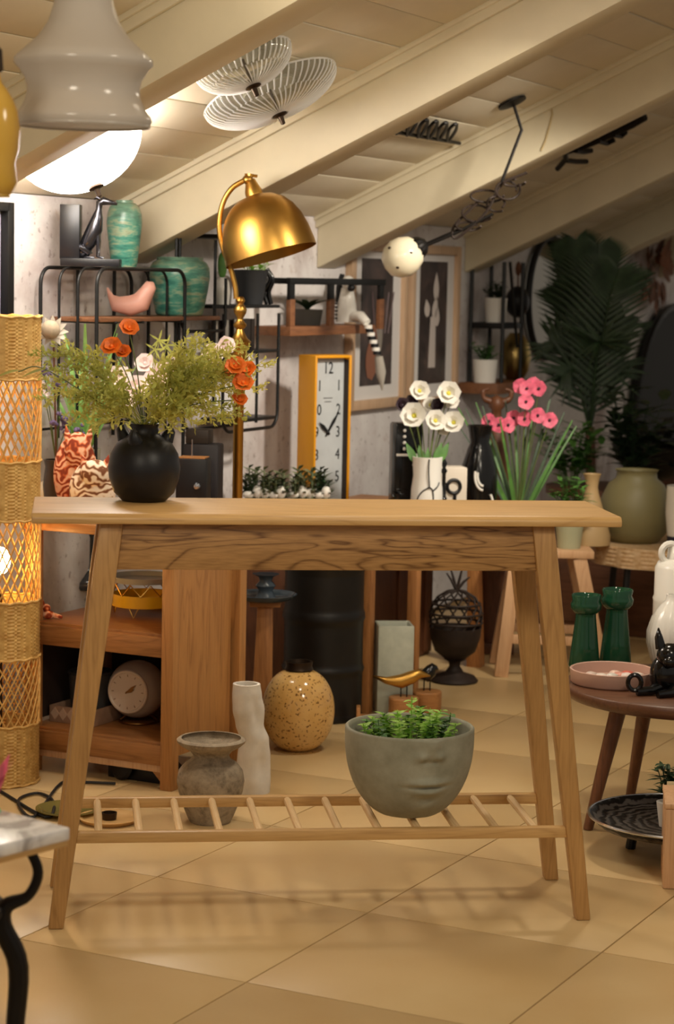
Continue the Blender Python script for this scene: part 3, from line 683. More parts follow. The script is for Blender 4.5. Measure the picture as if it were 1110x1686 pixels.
# on the cabinet shelves
q = atZ(146, 968, .4055); t = T('glass_decanter', 'dark smoky glass decanter on the upper cabinet shelf', 'decanter', q)
part(t, 'bottle', MB().lathe([(0, 0), (.062, 0), (.068, .008), (.064, .024), (.040, .040), (.020, .055), (.014, .075), (.013, .15), (.017, .16), (.014, .162), (.010, .15), (.010, .07), (0, .05)], seg=32), plain('smoky_grey_glass', '#3a3e44', .12), smooth=60)
part(t, 'stopper', MB().ell((0, 0, .178), (.019, .019, .02), 16, 10), thin_glass('pale_blue_glass', '#b9cdd8', .5))
q = atZ(236, 1012, .4065); t = T('tray_stand', 'yellow round tray stand with zigzag wire rim under a pale plate', 'tray', q)
part(t, 'tray', MB().lathe([(0, .028), (.085, .028), (.086, .028), (.086, .060), (.083, .060), (.083, .032), (0, .032)], seg=40), plain('mustard_yellow_enamel', '#e0b020', .35))
zz = MB(); N = 10
for k in range(N):
    a, b, c2 = 2 * PI * k / N, 2 * PI * (k + .5) / N, 2 * PI * (k + 1) / N
    zz.tube([(.087 * math.cos(a), .087 * math.sin(a), .09), (.087 * math.cos(b), .087 * math.sin(b), .060), (.087 * math.cos(c2), .087 * math.sin(c2), .09)], .0018, 6)
part(t, 'zigzag_wire', zz, M['brass'])
for k in range(4):
    a = PI / 4 + k * PI / 2 + .55; p1 = Vector((.08 * math.cos(a), .08 * math.sin(a), .03)); sd = Vector((-math.sin(a), math.cos(a), 0)) * .014
    part(t, 'hairpin_leg', MB().tube([p1 - sd, Vector((p1.x * 1.02, p1.y * 1.02, .002)), p1 + sd], .0018, 6), M['brass'])
part(t, 'plate', MB().lathe([(0, .092), (.084, .092), (.090, .108), (.087, .108), (.080, .096), (0, .096)], seg=40), plain('pale_grey_green_enamel', '#a9a898', .4))
cq = atZ(229, 1188, .122); t = T('ball_clock', 'cream ball-shaped clock on a bronze ring foot', 'clock', cq)
cc = Vector((-.006, 0, .090)); Rc = .078; fd = Vector((-.35, -.92, .02)).normalized(); Fm = frame(fd, (1, 0, 0))
M['cream_enamel'] = plain('cream_enamel', '#c0b0a0', .35); M['clock_face'] = plain('cream_clock_face', '#dcc8b4', .4)
shell = MB().lathe([(0, -Rc)] + [(Rc * math.cos(a), Rc * math.sin(a)) for a in [-PI / 2 + .12 + i * (PI / 2 + .80 - .12) / 16 for i in range(17)]], seg=40); shell.v = [Fm @ p + cc for p in shell.v]; part(t, 'ball_case', shell, M['cream_enamel'], smooth=60)
zf = Rc * math.sin(.80); rf = Rc * math.cos(.80)
bz = MB().tube([Fm @ Vector((rf * math.cos(a), rf * math.sin(a), zf)) + cc for a in [2 * PI * k / 40 for k in range(40)]], .005, 8, True); part(t, 'bezel', bz, M['clock_face'])
fc = MB().lathe([(0, 0), (rf, 0), (rf, .002), (0, .002)], seg=40); fc.v = [Fm @ (p + Vector((0, 0, zf))) + cc for p in fc.v]; fo = part(t, 'dial', fc, M['clock_face'])
tk = MB()
for k in range(12):
    a = k * PI / 6; tk.box(Fm @ Vector((.044 * math.cos(a), .044 * math.sin(a), zf + .0028)) + cc, (.006, .0016, .0008), Fm @ Matrix.Rotation(a, 3, 'Z'))
part(fo, 'hour_marks', tk, M['bronze'])
def hand(Fm_, o_, ang, L, w_, m_, par, name):
    d = Vector((math.sin(ang), math.cos(ang), 0)); sx = Vector((math.cos(ang), -math.sin(ang), 0))
    pts = [-d * L * .18 - sx * w_ * .5, -d * L * .18 + sx * w_ * .5, d * L * .55 + sx * w_ * 1.2, d * L, d * L * .55 - sx * w_ * 1.2]
    mb = MB().add([p for p in pts] + [p + Vector((0, 0, .0012)) for p in pts], [(4, 3, 2, 1, 0), (5, 6, 7, 8, 9)] + [(i, (i + 1) % 5, (i + 1) % 5 + 5, i + 5) for i in range(5)]); mb.v = [Fm_ @ p + o_ for p in mb.v]
    return part(par, name, mb, m_)
hand(Fm, cc + fd * (zf + .004), 1.2, .022, .004, M['bronze'], fo, 'hour_hand'); hand(Fm, cc + fd * (zf + .005), .9, .034, .003, M['bronze'], fo, 'minute_hand')
part(t, 'ring_foot', MB().tube([(.052 * math.cos(a), .052 * math.sin(a), .0035) for a in [2 * PI * k / 40 for k in range(40)]], .0032, 8, True), M['bronze'])
for s_ in (-1, 1): part(t, 'prong', MB().tube([(s_ * .05, 0, .004), (s_ * .038, 0, .014), (s_ * .03, -.005, .022)], .003, 6), M['bronze'])
q = cl_(-.362, .17, .1225); t = T('wooden_box', 'shallow wooden tray box with diamond inlay on the lower shelf', 'box', q, CA)
bx_ = MB()
for c, d in (((0, -.09, .022), (.14, .006, .044)), ((0, .09, .022), (.14, .006, .044)), ((-.07, 0, .022), (.006, .18, .044)), ((.07, 0, .022), (.006, .18, .044)), ((0, 0, .004), (.14, .18, .006))): bx_.box(c, d)
part(t, 'tray_body', bx_, plain('faded_brown_wood', '#9a7a62', .6, var=.2, vs_=30), .001)
for k in range(5):
    part(t, 'inlay', MB().prism([(-.014, 0), (0, -.017), (.014, 0), (0, .017)], .002, None, (-.052 + k * .026, -.0938, .024)), plain('pale_inlay', '#b59880', .6))
q = cl_(-.362, .17, .1305); t = T('dark_basket', 'dark grey round basket standing in the inlaid tray', 'basket', q)
part(t, 'body', MB().lathe([(0, 0), (.050, 0), (.056, .05), (.060, .12), (.057, .12), (.053, .05), (.046, .006), (0, .006)], seg=32), plain('charcoal_weave', '#3b3733', .8, bumpy=.6, vs_=80), smooth=60)
part(t, 'rim', MB().tube([(.059 * math.cos(a), .059 * math.sin(a), .12) for a in [2 * PI * k / 32 for k in range(32)]], .004, 6, True), plain('charcoal_rim', '#2c2926', .8))
q = cl_(-.42, .05, .405); one('patchwork_toy', MB().ell((0, 0, .012), (.018, .014, .012), 12, 8).ell((-.004, 0, .030), (.011, .010, .011), 12, 8).tube([(.012, 0, .012), (.030, -.004, .008), (.038, -.002, .006)], [.007, .006, .004], 8).tube([(-.010, 0, .03), (-.014, 0, .052)], [.006, .001], 8), M['tabby_o'], 'small orange and white patchwork cat toy on the upper shelf', 'toy', q)
q = cl_(-.16, .12, 0); t = T('subwoofer', 'black wedge box with round black front under the cabinet', 'box', q, CA)
part(t, 'body', MB().prism([(-.07, .0005), (.10, .0005), (.10, .008), (.055, .045), (-.07, .045)], .13), M['black_ceramic'], .002)
rd = MB().lathe([(0, 0), (.034, 0), (.036, .006), (.030, .014), (0, .018)], seg=28); rd.v = [frame((-.2, -1, .25)) @ p + Vector((-.02, -.066, .033)) for p in rd.v]; part(t, 'round_front', rd, M['black_ceramic'], label='round black dome front')
# glass dishes and wood slice on the floor behind the left leg
q = atZ(112, 1340, 0); one('glass_dish', MB().lathe([(0, 0), (.05, 0), (.068, .012), (.080, .014), (.080, .016), (.066, .015), (.05, .004), (0, .004)], seg=32), thin_glass('olive_glass', '#a89a58', .45), 'olive tinted glass dish on the floor near the wicker lamp', 'dish', q, smooth=60)
q = atZ(180, 1352, 0); t = T('wooden_tray', 'round amber wooden tray lying behind the console leg', 'tray', q)
part(t, 'dish', MB().lathe([(0, 0), (.066, 0), (.076, .012), (.073, .013), (.062, .005), (0, .005)], seg=36), M['oak_x'], smooth=60)
part(t, 'candle_cup', MB().lathe([(0, .005), (.017, .005), (.019, .022), (.016, .022), (.014, .009), (0, .009)], seg=20), M['finial'])

# ================================================================= GOLD FLOOR LAMP
YL = 6.05; sL = S(YL); LB = P(388, 1000, YL); LB.z = 0
gl = T('brass_floor_lamp', 'brass floor lamp with curved arm and dome shade', 'lamp', LB)
def lz(px, py, dy=0): return P(px, py, YL + dy) - LB
part(gl, 'base', MB().lathe([(0, 0), (.08, 0), (.085, .008), (.075, .018), (.04, .026), (.014, .04), (0, .04)], seg=36), M['brass'], smooth=60)
def zp(py): return lz(388, py).z
rows = [(8.5, 1190), (8.5, 596), (13, 592), (16, 586), (16, 582), (10, 578), (18, 566), (19, 562), (13, 557), (8, 548), (6, 542), (10, 538), (11, 534), (6, 528), (5, 524), (10, 515), (11, 509), (7, 503), (5, 500), (8, 495), (6, 490), (4, 488)]
prl = [(r * sL, zp(y)) for r, y in rows]; prl[0] = (8.5 * sL, .03)
part(gl, 'pole', MB().lathe(prl, seg=24), M['brass'], smooth=50)
part(gl, 'arm', MB().tube(spline([lz(389, 492), lz(387, 470), lz(379, 440), lz(366, 405), lz(361, 370), lz(367, 335), lz(382, 310), lz(402, 297)], 6), 4.5 * sL, 10), M['brass'], smooth=60)
part(gl, 'joint', MB().ell(lz(408, 296), (9 * sL, 9 * sL, 8 * sL), 14, 10).tube([lz(410, 303), lz(412, 286)], 5 * sL, 8).tube([lz(403, 288), lz(424, 290)], 2.5 * sL, 8), M['brass'])
ax = Vector((.30, -.10, -1)).normalized(); Fm = frame(ax, (1, 0, 0)); ap = lz(418, 318)
so = MB().lathe([(4 * sL, -24 * sL), (8 * sL, -22 * sL), (11 * sL, -12 * sL), (14 * sL, -4 * sL), (15 * sL, 12 * sL)], seg=20); so.v = [Fm @ p + ap for p in so.v]; part(gl, 'socket', so, M['brass'])
rs = [(14, 4), (30, 8), (46, 18), (58, 32), (67, 50), (73, 72), (76, 96), (76.5, 106)]
sh = [(r * sL, z * sL) for r, z in rs]; shp = MB().lathe(sh + [(r - .0015, z - .0005) for r, z in reversed(sh)], seg=48); shp.v = [Fm @ p + ap for p in shp.v]; part(gl, 'shade', shp, M['brass'], smooth=60, label='brushed brass dome shade')

# ================================================================= VASES ON THE FLOOR
def vase(name, label, px, pybase, Y, rows, m, seg=40, fn=None, z=None, inset=.006, cat='vase', group=None):
    b = P(px, pybase, Y)
    if z is not None: b.z = z
    pr = prof_px(rows, Y, pybase); t_ = pr[-1]
    inn = [(max(.002, r - inset), zz_) for r, zz_ in reversed(pr) if zz_ > .35 * t_[1]] + [(0.0, .3 * t_[1])]
    return one(name, MB().lathe([(0, 0)] + pr + inn, seg=seg, fn=fn), m, label, cat, b, smooth=60, group=group)
Yv = atZ(346, 1352, 0).y
vase('antique_vase', 'weathered grey clay vase with wide flared lip on the floor', 346, 1352, Yv, [(34, 1352), (38, 1345), (46, 1325), (54, 1300), (57, 1282), (54, 1265), (44, 1252), (33, 1245), (30, 1238), (36, 1230), (50, 1222), (57, 1216), (58, 1212), (54, 1209)], M['antique'], z=0)
# white organic vase
Yw = atZ(420, 1305, 0).y; bw = atZ(417, 1303, 0); sw = S(Yw); rows = [(0, 30, -2), (20, 31, -2), (60, 28, 0), (90, 25, 0), (115, 24, -8), (140, 27, -10), (165, 25, -13), (184, 23, -14)]
vv = []; ff = []; seg = 40; prs = []
for i in range(41):
    t_ = i / 40 * 184; k = max(j for j in range(len(rows)) if rows[j][0] <= t_ or j == 0); k = min(k, len(rows) - 2); f = (t_ - rows[k][0]) / (rows[k + 1][0] - rows[k][0]); f = f * f * (3 - 2 * f)
    prs.append((t_, rows[k][1] + (rows[k + 1][1] - rows[k][1]) * f, rows[k][2] + (rows[k + 1][2] - rows[k][2]) * f))
ring = prs + [(184 - 3 * j, prs[-1][1] - 5, prs[-1][2]) for j in range(0, 12)]
for t_, r, cx in ring:
    for k in range(seg):
        a = 2 * PI * k / seg; dent = 0.30 * g(((a + .95 + PI) % (2 * PI)) - PI, 0, .42) * (g(t_, 138, 22) + g(t_, 48, 26)) + .22 * g(((a - 2.6 + PI) % (2 * PI)) - PI, 0, .5) * g(t_, 92, 24)
        rr = r * (1 - dent) * sw; vv.append((cx * sw + rr * math.cos(a), rr * math.sin(a), t_ * sw))
for i in range(len(ring) - 1):
    for k in range(seg): ff.append((i * seg + k, i * seg + (k + 1) % seg, (i + 1) * seg + (k + 1) % seg, (i + 1) * seg + k))
ff.append(tuple(reversed(range(seg)))); ff.append(tuple((len(ring) - 1) * seg + k for k in range(seg)))
one('sculptural_vase', MB().add(vv, ff), plain('rough_white_clay', '#e0dacf', .85, var=.06, vs_=40, bumpy=.3), 'tall white sculptural torso-like vase with hollows', 'vase', bw, smooth=60)
# speckled sphere vase
bs = atZ(490, 1234, 0); ss = S(bs.y); t = T('sphere_vase', 'glossy ochre speckled globe vase with dark short neck', 'vase', bs)
part(t, 'body', MB().lathe([(0, 0), (40 * ss, 0)] + [(61 * ss * math.cos(a) ** .8, (68 + 70 * math.sin(a)) * ss) for a in [-1.30 + i * 2.55 / 24 for i in range(25)]], seg=48), M['speckle'], smooth=60)
part(t, 'neck', MB().lathe([(24 * ss, 137 * ss), (22 * ss, 142 * ss), (23 * ss, 150 * ss), (20 * ss, 150 * ss), (18 * ss, 138 * ss), (0, 137 * ss)], seg=28), M['finial'])
# ================================================================= BEHIND THE CONSOLE, ON THE FLOOR
# black oil drum
bb = P(530, 1190, 6.40); bb.z = 0; sb = S(bb.y); t = T('steel_drum', 'black ribbed steel drum behind the globe vase', 'drum', bb)
dr = [(0, 0), (66, 0), (68, 4)]
for z in range(10, 250, 4):
    dr.append((66 + 3.2 * (g(z, 85, 5) + g(z, 170, 5) + .7 * g(z, 178, 4)), z))
dr += [(68, 252), (68, 258), (62, 258), (62, 250), (0, 250)]
part(t, 'body', MB().lathe([(r * sb, z * sb) for r, z in dr], seg=48), plain('black_drum_paint', '#15120f', .45, .2, var=.3, vs_=8), smooth=50)
part(t, 'rim', MB().tube([(67 * sb * math.cos(a), 67 * sb * math.sin(a), 258 * sb) for a in [2 * PI * k / 40 for k in range(40)]], .006, 6, True), M['black_metal'])
# plank stand with blue glass cake stand
bk = P(431, 1150, 6.20); bk.z = 0; sk = S(6.20)
hk = P(431, 988, 6.20).z
t = T('wooden_pedestal', 'tapering wooden pedestal under the blue glass cake stand', 'pedestal', bk)
part(t, 'column', MB().bar((0, 0, 0.012), (.006, 0, hk - .012), .062, .05, (0, 1, 0), .045, .05), M['bench_z'], .003)
part(t, 'top_plate', MB().box((.006, 0, hk - .008), (.09, .08, .014)), M['bench_x'], .002); part(t, 'base_plate', MB().box((0, 0, .0065), (.08, .07, .012)), M['bench_x'], .002)
t = T('cake_stand', 'smoky blue glass footed cake stand on the wooden pedestal', 'stand', bk + Vector((.006, 0, hk - .0005)))
BG = thin_glass('smoky_blue_glass', '#5d6c7a', .55)
part(t, 'plate', MB().lathe([(0, 0), (.06, 0), (.084, .008), (.093, .020), (.090, .021), (.080, .012), (.06, .005), (0, .005)], seg=40), BG, smooth=60)
part(t, 'knob_stem', MB().lathe([(0, .005), (.035, .006), (.026, .016), (.020, .03), (.030, .044), (.018, .058), (.022, .07), (.04, .078), (0, .078)], seg=28), BG, smooth=60)
# long display bench along the wall
BO = Vector((0.10, 6.47, 0)); bz_ = .55
be = T('display_bench', 'honey wood display bench along the wall holding clock and vases', 'bench', BO, PHI)
BL, BD = 1.13, .56
part(be, 'bench_top', MB().box((BL / 2 - .03, BD / 2 - .03, bz_ - .015), (BL, BD, .03)), M['bench_x'], .003)
part(be, 'bench_apron', MB().box((BL / 2 - .03, .0, bz_ - .05), (BL - .08, .02, .04)), M['bench_x'], .002)
for x in (0.0, .36, .90):
    for y in (0.0, BD - .06):
        if x == .90: part(be, 'leg', MB().bar((x - .03, y, bz_ - .03), (x + .02, y, 0), .036, .036, (0, 1, 0), .05, .05), M['bench_z'], .003)
        else: part(be, 'leg', MB().box((x, y, (bz_ - .03) / 2), (.034, .034, bz_ - .03)), M['bench_z'], .003)
t = T('added_dark_crate', 'dark stained wooden crate added to darken the space under the display bench', 'crate', BO + Matrix.Rotation(PHI, 3, 'Z') @ Vector((.53, .352, 0)), PHI)  # crate added so the gap under the bench stays dark
for c, d in (((0, -.118, .22), (1.08, .012, .42)), ((0, .118, .22), (1.08, .012, .42)), ((-.54, 0, .22), (.012, .236, .42)), ((.54, 0, .22), (.012, .236, .42)), ((0, 0, .008), (1.08, .236, .014))): part(t, 'crate_panel', MB().box(c, d), M['brown_wood'], .002)
for x in (-.48, -.24, 0, .24, .48): part(t, 'crate_batten', MB().box((x, -.128, .22), (.04, .008, .40)), M['brown_wood'], .001)
one('wood_block', MB().prism([(-.03, 0), (.03, 0), (.03, .03), (-.018, .034), (-.018, .06), (-.03, .06)], .05), M['bench_x'], 'stepped wooden block at the foot of the bench leg', 'block', atZ(603, 1196, 0), bevel=.002)
# pale green rectangular vase
vr = atZ(646, 1172, 0); sv = S(vr.y); ww, hh = 60 * sv, 150 * sv
t = T('square_vase', 'tall pale green glazed square vase beside the bench leg', 'vase', vr, .1)
vb = MB(); ro = [(-ww / 2, -ww / 2), (ww / 2, -ww / 2), (ww / 2, ww / 2), (-ww / 2, ww / 2)]
lv = [(1, 0), (1, hh), (.86, hh), (.86, hh * .2)]
vb.add([(x * k, y * k, z) for k, z in lv for x, y in ro], [(3, 2, 1, 0), (12, 13, 14, 15)] + [(i * 4 + k, i * 4 + (k + 1) % 4, i * 4 + 4 + (k + 1) % 4, i * 4 + 4 + k) for i in range(3) for k in range(4)])
part(t, 'body', vb, plain('pale_celadon_stone', '#b4b8a8', .55, var=.12, vs_=25), .006)
# birds on log blocks
def bird(px, pybase, Y_, mbody, label, face, sc, logh):
    b = atZ(px, pybase, 0); s_ = S(b.y); t = T('bird_figurine', label, 'figurine', b)
    part(t, 'log_base', MB().lathe([(0, 0), (24 * s_, 0), (25 * s_, 2 * s_), (25 * s_, (logh - 2) * s_), (23 * s_, logh * s_), (0, logh * s_)], seg=24, fn=lambda a, z: 1 + .03 * math.sin(5 * a)), M['bench_x'])
    for d in (-5, 5): part(t, 'leg', MB().tube([(d * s_, 0, logh * s_), (d * s_, 0, (logh + 20) * s_)], 1.2 * s_, 6), M['iron'])
    bd = MB(); zc_ = (logh + 28) * s_; f = face
    bd.tube([(-f * 52 * sc * s_, 0, zc_ + 6 * s_), (-f * 30 * sc * s_, 0, zc_ - 1 * s_), (-f * 5 * sc * s_, 0, zc_ - 2 * s_), (f * 14 * sc * s_, 0, zc_ + 6 * s_), (f * 26 * sc * s_, 0, zc_ + 12 * s_), (f * 33 * sc * s_, 0, zc_ + 10 * s_), (f * 44 * sc * s_, 0, zc_ + 8 * s_)], [1.5 * s_, 6 * s_, 12 * s_, 11 * s_, 8 * s_, 5 * s_, .8 * s_], 14)
    part(t, 'body', bd, mbody, smooth=80); return t
bird(664, 1184, 0, M['brass'], 'gold bird figurine on a round log block', 1, 1, 38)
bird(702, 1174, 0, M['black_gloss'], 'black bird figurine on a round log block', 1, .42, 38)
# pedestal brazier basket
bq2 = atZ(748, 1122, 0); s_ = S(bq2.y); t = T('iron_brazier', 'rusty black iron fruit-shaped basket on a pedestal foot', 'basket', bq2)
part(t, 'foot', MB().lathe([(0, 0), (38 * s_, 0), (40 * s_, 3 * s_), (34 * s_, 10 * s_), (16 * s_, 16 * s_), (9 * s_, 26 * s_), (10 * s_, 34 * s_), (18 * s_, 38 * s_), (0, 38 * s_)], seg=32), M['rust'], smooth=60)
part(t, 'bowl', MB().lathe([(0, 37 * s_), (16 * s_, 38 * s_), (34 * s_, 52 * s_), (42 * s_, 76 * s_), (43 * s_, 92 * s_), (40 * s_, 92 * s_), (39 * s_, 76 * s_), (30 * s_, 54 * s_), (0, 42 * s_)], seg=32), M['rust'], smooth=60)
for k in range(14):
    a = 2 * PI * k / 14
    part(t, 'wire_rib', MB().tube([(r * s_ * math.cos(a + .3 * i), r * s_ * math.sin(a + .3 * i), z * s_) for i, (r, z) in enumerate(((42, 90), (44, 108), (42, 126), (32, 142), (16, 152), (4, 154)))], 1.6 * s_, 5), M['rust'])
for z, r in ((100, 44), (116, 44), (132, 40)): part(t, 'wire_ring', MB().tube([(r * s_ * math.cos(a), r * s_ * math.sin(a), z * s_) for a in [2 * PI * k / 32 for k in range(32)]], 2 * s_, 6, True), M['rust'])
for a, l in ((2.3, 26), (2.0, 34), (1.2, 38), (.6, 20)): part(t, 'stalk', MB().tube([(0, 0, 153 * s_), (9 * s_ * math.cos(a) * 1.5, 0, (160 + l * .4) * s_), (16 * s_ * math.cos(a) * 1.6, 4 * s_, (156 + l) * s_)], [3 * s_, 2.5 * s_, 1.5 * s_], 6), M['rust'])
# pale folding A-frame stool with plants on it
STZ = .433; YS = 7.2
sa = P(905, 905, YS); sa.z = 0
st = T('folding_stool', 'pale pine A-frame folding stool holding pot and vase', 'stool', sa)
def sx_(px, py, dy=0): return P(px, py, YS + dy) - sa
part(st, 'seat', MB().box((-.03, .05, STZ - .013), (.34, .30, .026)), M['pale_wood'], .003)
for dy in (-.08, .17):
    a, b = sx_(850, 925, dy), sx_(822, 1104, 0); b = Vector((b.x, dy, 0)); a = Vector((a.x, dy, STZ - .026)); part(st, 'leg', MB().bar(b, a, .046, .03, (0, 1, 0)), M['pale_wood'], .003)
    a = Vector((sx_(950, 920).x, dy, STZ - .026)); b = Vector((sx_(990, 1100).x, dy, 0)); part(st, 'leg', MB().bar(b, a, .046, .03, (0, 1, 0)), M['pale_wood'], .003)
    part(st, 'rung', MB().bar(sx_(834, 1045) * Vector((1, 0, 1)) + Vector((0, dy, 0)), sx_(965, 1050) * Vector((1, 0, 1)) + Vector((0, dy, 0)), .024, .03), M['pale_wood'], .003)
pb_ = P(937, 893, 7.18); pb_.z = STZ + .0005
t = T('planter_pot', 'pale green tapered pot on the pine stool', 'pot', pb_); s_ = S(7.18)
part(t, 'pot', MB().lathe([(0, 0), (19 * s_, 0), (24 * s_, 45 * s_), (25 * s_, 50 * s_), (22 * s_, 50 * s_), (20 * s_, 40 * s_), (0, 38 * s_)], seg=32), plain('pale_olive_glaze', '#a8a888', .5), smooth=60)
fo = MB()
def plantball(name, label, base, n, R, Hh, m, lw=.02, ll=.05, cat='plant', partname='sprig', up=.6):
    t_ = T(name, label, cat, base)
    for i in range(n):
        a = random.uniform(0, 2 * PI); r = R * random.random() ** .6; tip = Vector((r * math.cos(a), r * math.sin(a), Hh * random.uniform(.45, 1)))
        mb = MB().tube([(tip.x * .2, tip.y * .2, 0), (tip.x * .6, tip.y * .6, tip.z * .6), tip], .0012, 4)
        for j in range(7):
            q_ = Vector((tip.x * .2, tip.y * .2, 0)).lerp(tip, .3 + .7 * j / 6); a2 = j * 2.4 + a
            mb.leaf(q_, (math.cos(a2), math.sin(a2), up * random.uniform(.3, 1.3)), (0, 0, 1), ll * random.uniform(.7, 1.2), lw * random.uniform(.7, 1.2), .3, 3)
        part(t_, partname, mb, m)
    return t_
plantball('leafy_plant', 'mid green leafy plant in the pale pot on the stool', pb_ + Vector((0, 0, 40 * s_)), 14, .07, .16, M['green_leaf'], .02, .05)
vase('waisted_vase', 'slim beige waisted vase with flared lip on the pine stool', 972, 884, 7.30, [(33, 884), (33, 868), (28, 850), (20, 825), (12, 800), (10, 788), (12, 775), (15, 767)], plain('sand_glaze', '#b89a6c', .5), z=STZ + .0005)
# pink orchid cluster
po = P(852, 880, 7.3); po.z = STZ + .0005; s_ = S(7.3)
oc = T('orchid_plant', 'pink flowering orchid with long strap leaves', 'plant', po)
part(oc, 'pot', MB().lathe([(0, 0), (24 * s_, 0), (30 * s_, 50 * s_), (26 * s_, 50 * s_), (0, 45 * s_)], seg=28), plain('brown_pot', '#5c4636', .6), smooth=60)
pz = 46 * s_
for i in range(16):
    a = -1.15 + 2.3 * i / 15 + random.uniform(-.08, .08); dy = random.uniform(-.35, .35); L = (150 + 55 * random.random()) * s_
    part(oc, 'leaf', MB().leaf((a * .02, dy * .03, pz), (math.sin(a * .62), dy, 1.15), (-math.sin(a) * .2, -1, .15), L, .017, .14 * random.uniform(.4, 1.4), 8, .3, tip=.8), M['green_leaf'] if i % 2 else M['dark_leaf'])
fl_ = [(822, 700, .0), (806, 694, .02), (865, 690, -.02), (885, 684, -.03), (905, 692, .0), (868, 640, -.02), (888, 640, -.02), (878, 634, .02), (858, 636, 0), (866, 662, -.03), (846, 688, .02), (836, 700, 0)]
for x, y, dy in fl_:
    c = P(x, y, 7.3 + dy) - po; part(oc, 'flower_stem', MB().tube(spline([(0, 0, pz), c * .6 + Vector((0, 0, pz * .4)), c], 4), .0016, 5), M['stem'])
    poppy(oc, c, Vector((random.uniform(-.5, .5), -1, random.uniform(-.1, .5))), 13 * s_, M['pink_petal'], 5, eye=M['plum'], cup=.3)
# rattan table with pots (right background)
RB = P(1098, 1060, 7.45); RB.z = 0; RT = T('rattan_table', 'round woven cane side table with deep rim in the background', 'table', RB)
def cane(z0, z1, R):
    seg = 120; nr = 10; vv = []; ff = []
    for i in range(nr + 1):
        for k in range(seg):
            a = 2 * PI * k / seg; r = R + .004 * (1 if (k // 5) % 2 else -1) * math.sin(PI * ((k % 5) + .5) / 5) + .0015 * (1 if (i + k // 5) % 2 else -1); vv.append((r * math.cos(a), r * math.sin(a), z0 + (z1 - z0) * i / nr))
    for i in range(nr):
        for k in range(seg): ff.append((i * seg + k, i * seg + (k + 1) % seg, (i + 1) * seg + (k + 1) % seg, (i + 1) * seg + k))
    ff.append(tuple(nr * seg + k for k in range(seg))); return MB().add(vv, ff)
part(RT, 'woven_rim', cane(.36, .430, .285), M['wicker_pale'])
for k in range(4):
    a = PI / 4 + k * PI / 2; part(RT, 'leg', MB().tube([(.24 * math.cos(a), .24 * math.sin(a), .362), (.27 * math.cos(a), .27 * math.sin(a), 0)], .012, 10), M['black_metal'])
vase('round_pot', 'large olive green round pot on the cane table', 1045, 886, 7.42, [(38, 886), (52, 870), (60, 845), (58, 815), (46, 790), (34, 780), (33, 770), (36, 766)], plain('olive_glaze', '#7d7550', .5), z=.4305)
t = T('white_pot', 'white pot with dark blue foot on the cane table', 'pot', P(1128, 888, 7.24) * Vector((1, 1, 0)) + Vector((0, 0, .4305))); s_ = S(7.24)
part(t, 'pot', MB().lathe([(0, 22 * s_), (30 * s_, 22 * s_), (34 * s_, 60 * s_), (33 * s_, 105 * s_), (29 * s_, 105 * s_), (0, 95 * s_)], seg=28), M['white_ceramic'], smooth=60)
part(t, 'foot', MB().lathe([(0, 0), (29 * s_, 0), (30 * s_, 22 * s_), (0, 22 * s_)], seg=28), plain('navy_glaze', '#1c2238', .4))
# dark chest added to fill the black gap under and behind
t = T('added_dark_chest', 'dark brown chest added to darken the gap behind the green vases', 'chest', Vector((1.12, 8.15, 0)), math.radians(-27))
part(t, 'body', MB().box((0, 0, .15), (.9, .30, .30)), M['walnut'], .004)
part(t, 'lid', MB().box((0, -.005, .312), (.92, .32, .022)), M['brown_wood'], .003)
for k in range(4): part(t, 'drawer_front', MB().box((-.335 + .223 * k, -.153, .15), (.21, .012, .22)), M['walnut'], .002)

# ================================================================= ROUND SIDE TABLE AT THE RIGHT
RTZ = .345
cx_ = atZ(1128, 1128, RTZ); rt = T('round_side_table', 'dark walnut round side table with splayed legs', 'table', Vector((cx_.x, cx_.y, 0)))
Rr = abs(atZ(936, 1135, RTZ).x - cx_.x)
part(rt, 'table_top', MB().lathe([(0, RTZ - .036), (Rr - .03, RTZ - .036), (Rr - .008, RTZ - .030), (Rr, RTZ - .018), (Rr, RTZ - .004), (Rr - .004, RTZ), (0, RTZ)], seg=64), M['walnut'], smooth=50)
foot = atZ(968, 1366, 0) - rt.location; fr = Vector((foot.x, foot.y, 0)).length; fa = math.atan2(foot.y, foot.x)
for k in range(4):
    a = fa + k * PI / 2; d = Vector((math.cos(a), math.sin(a), 0))
    part(rt, 'leg', MB().tube([d * (fr * .70) + Vector((0, 0, RTZ - .034)), d * fr], [.021, .012], 14), M['walnut_z'], smooth=60)
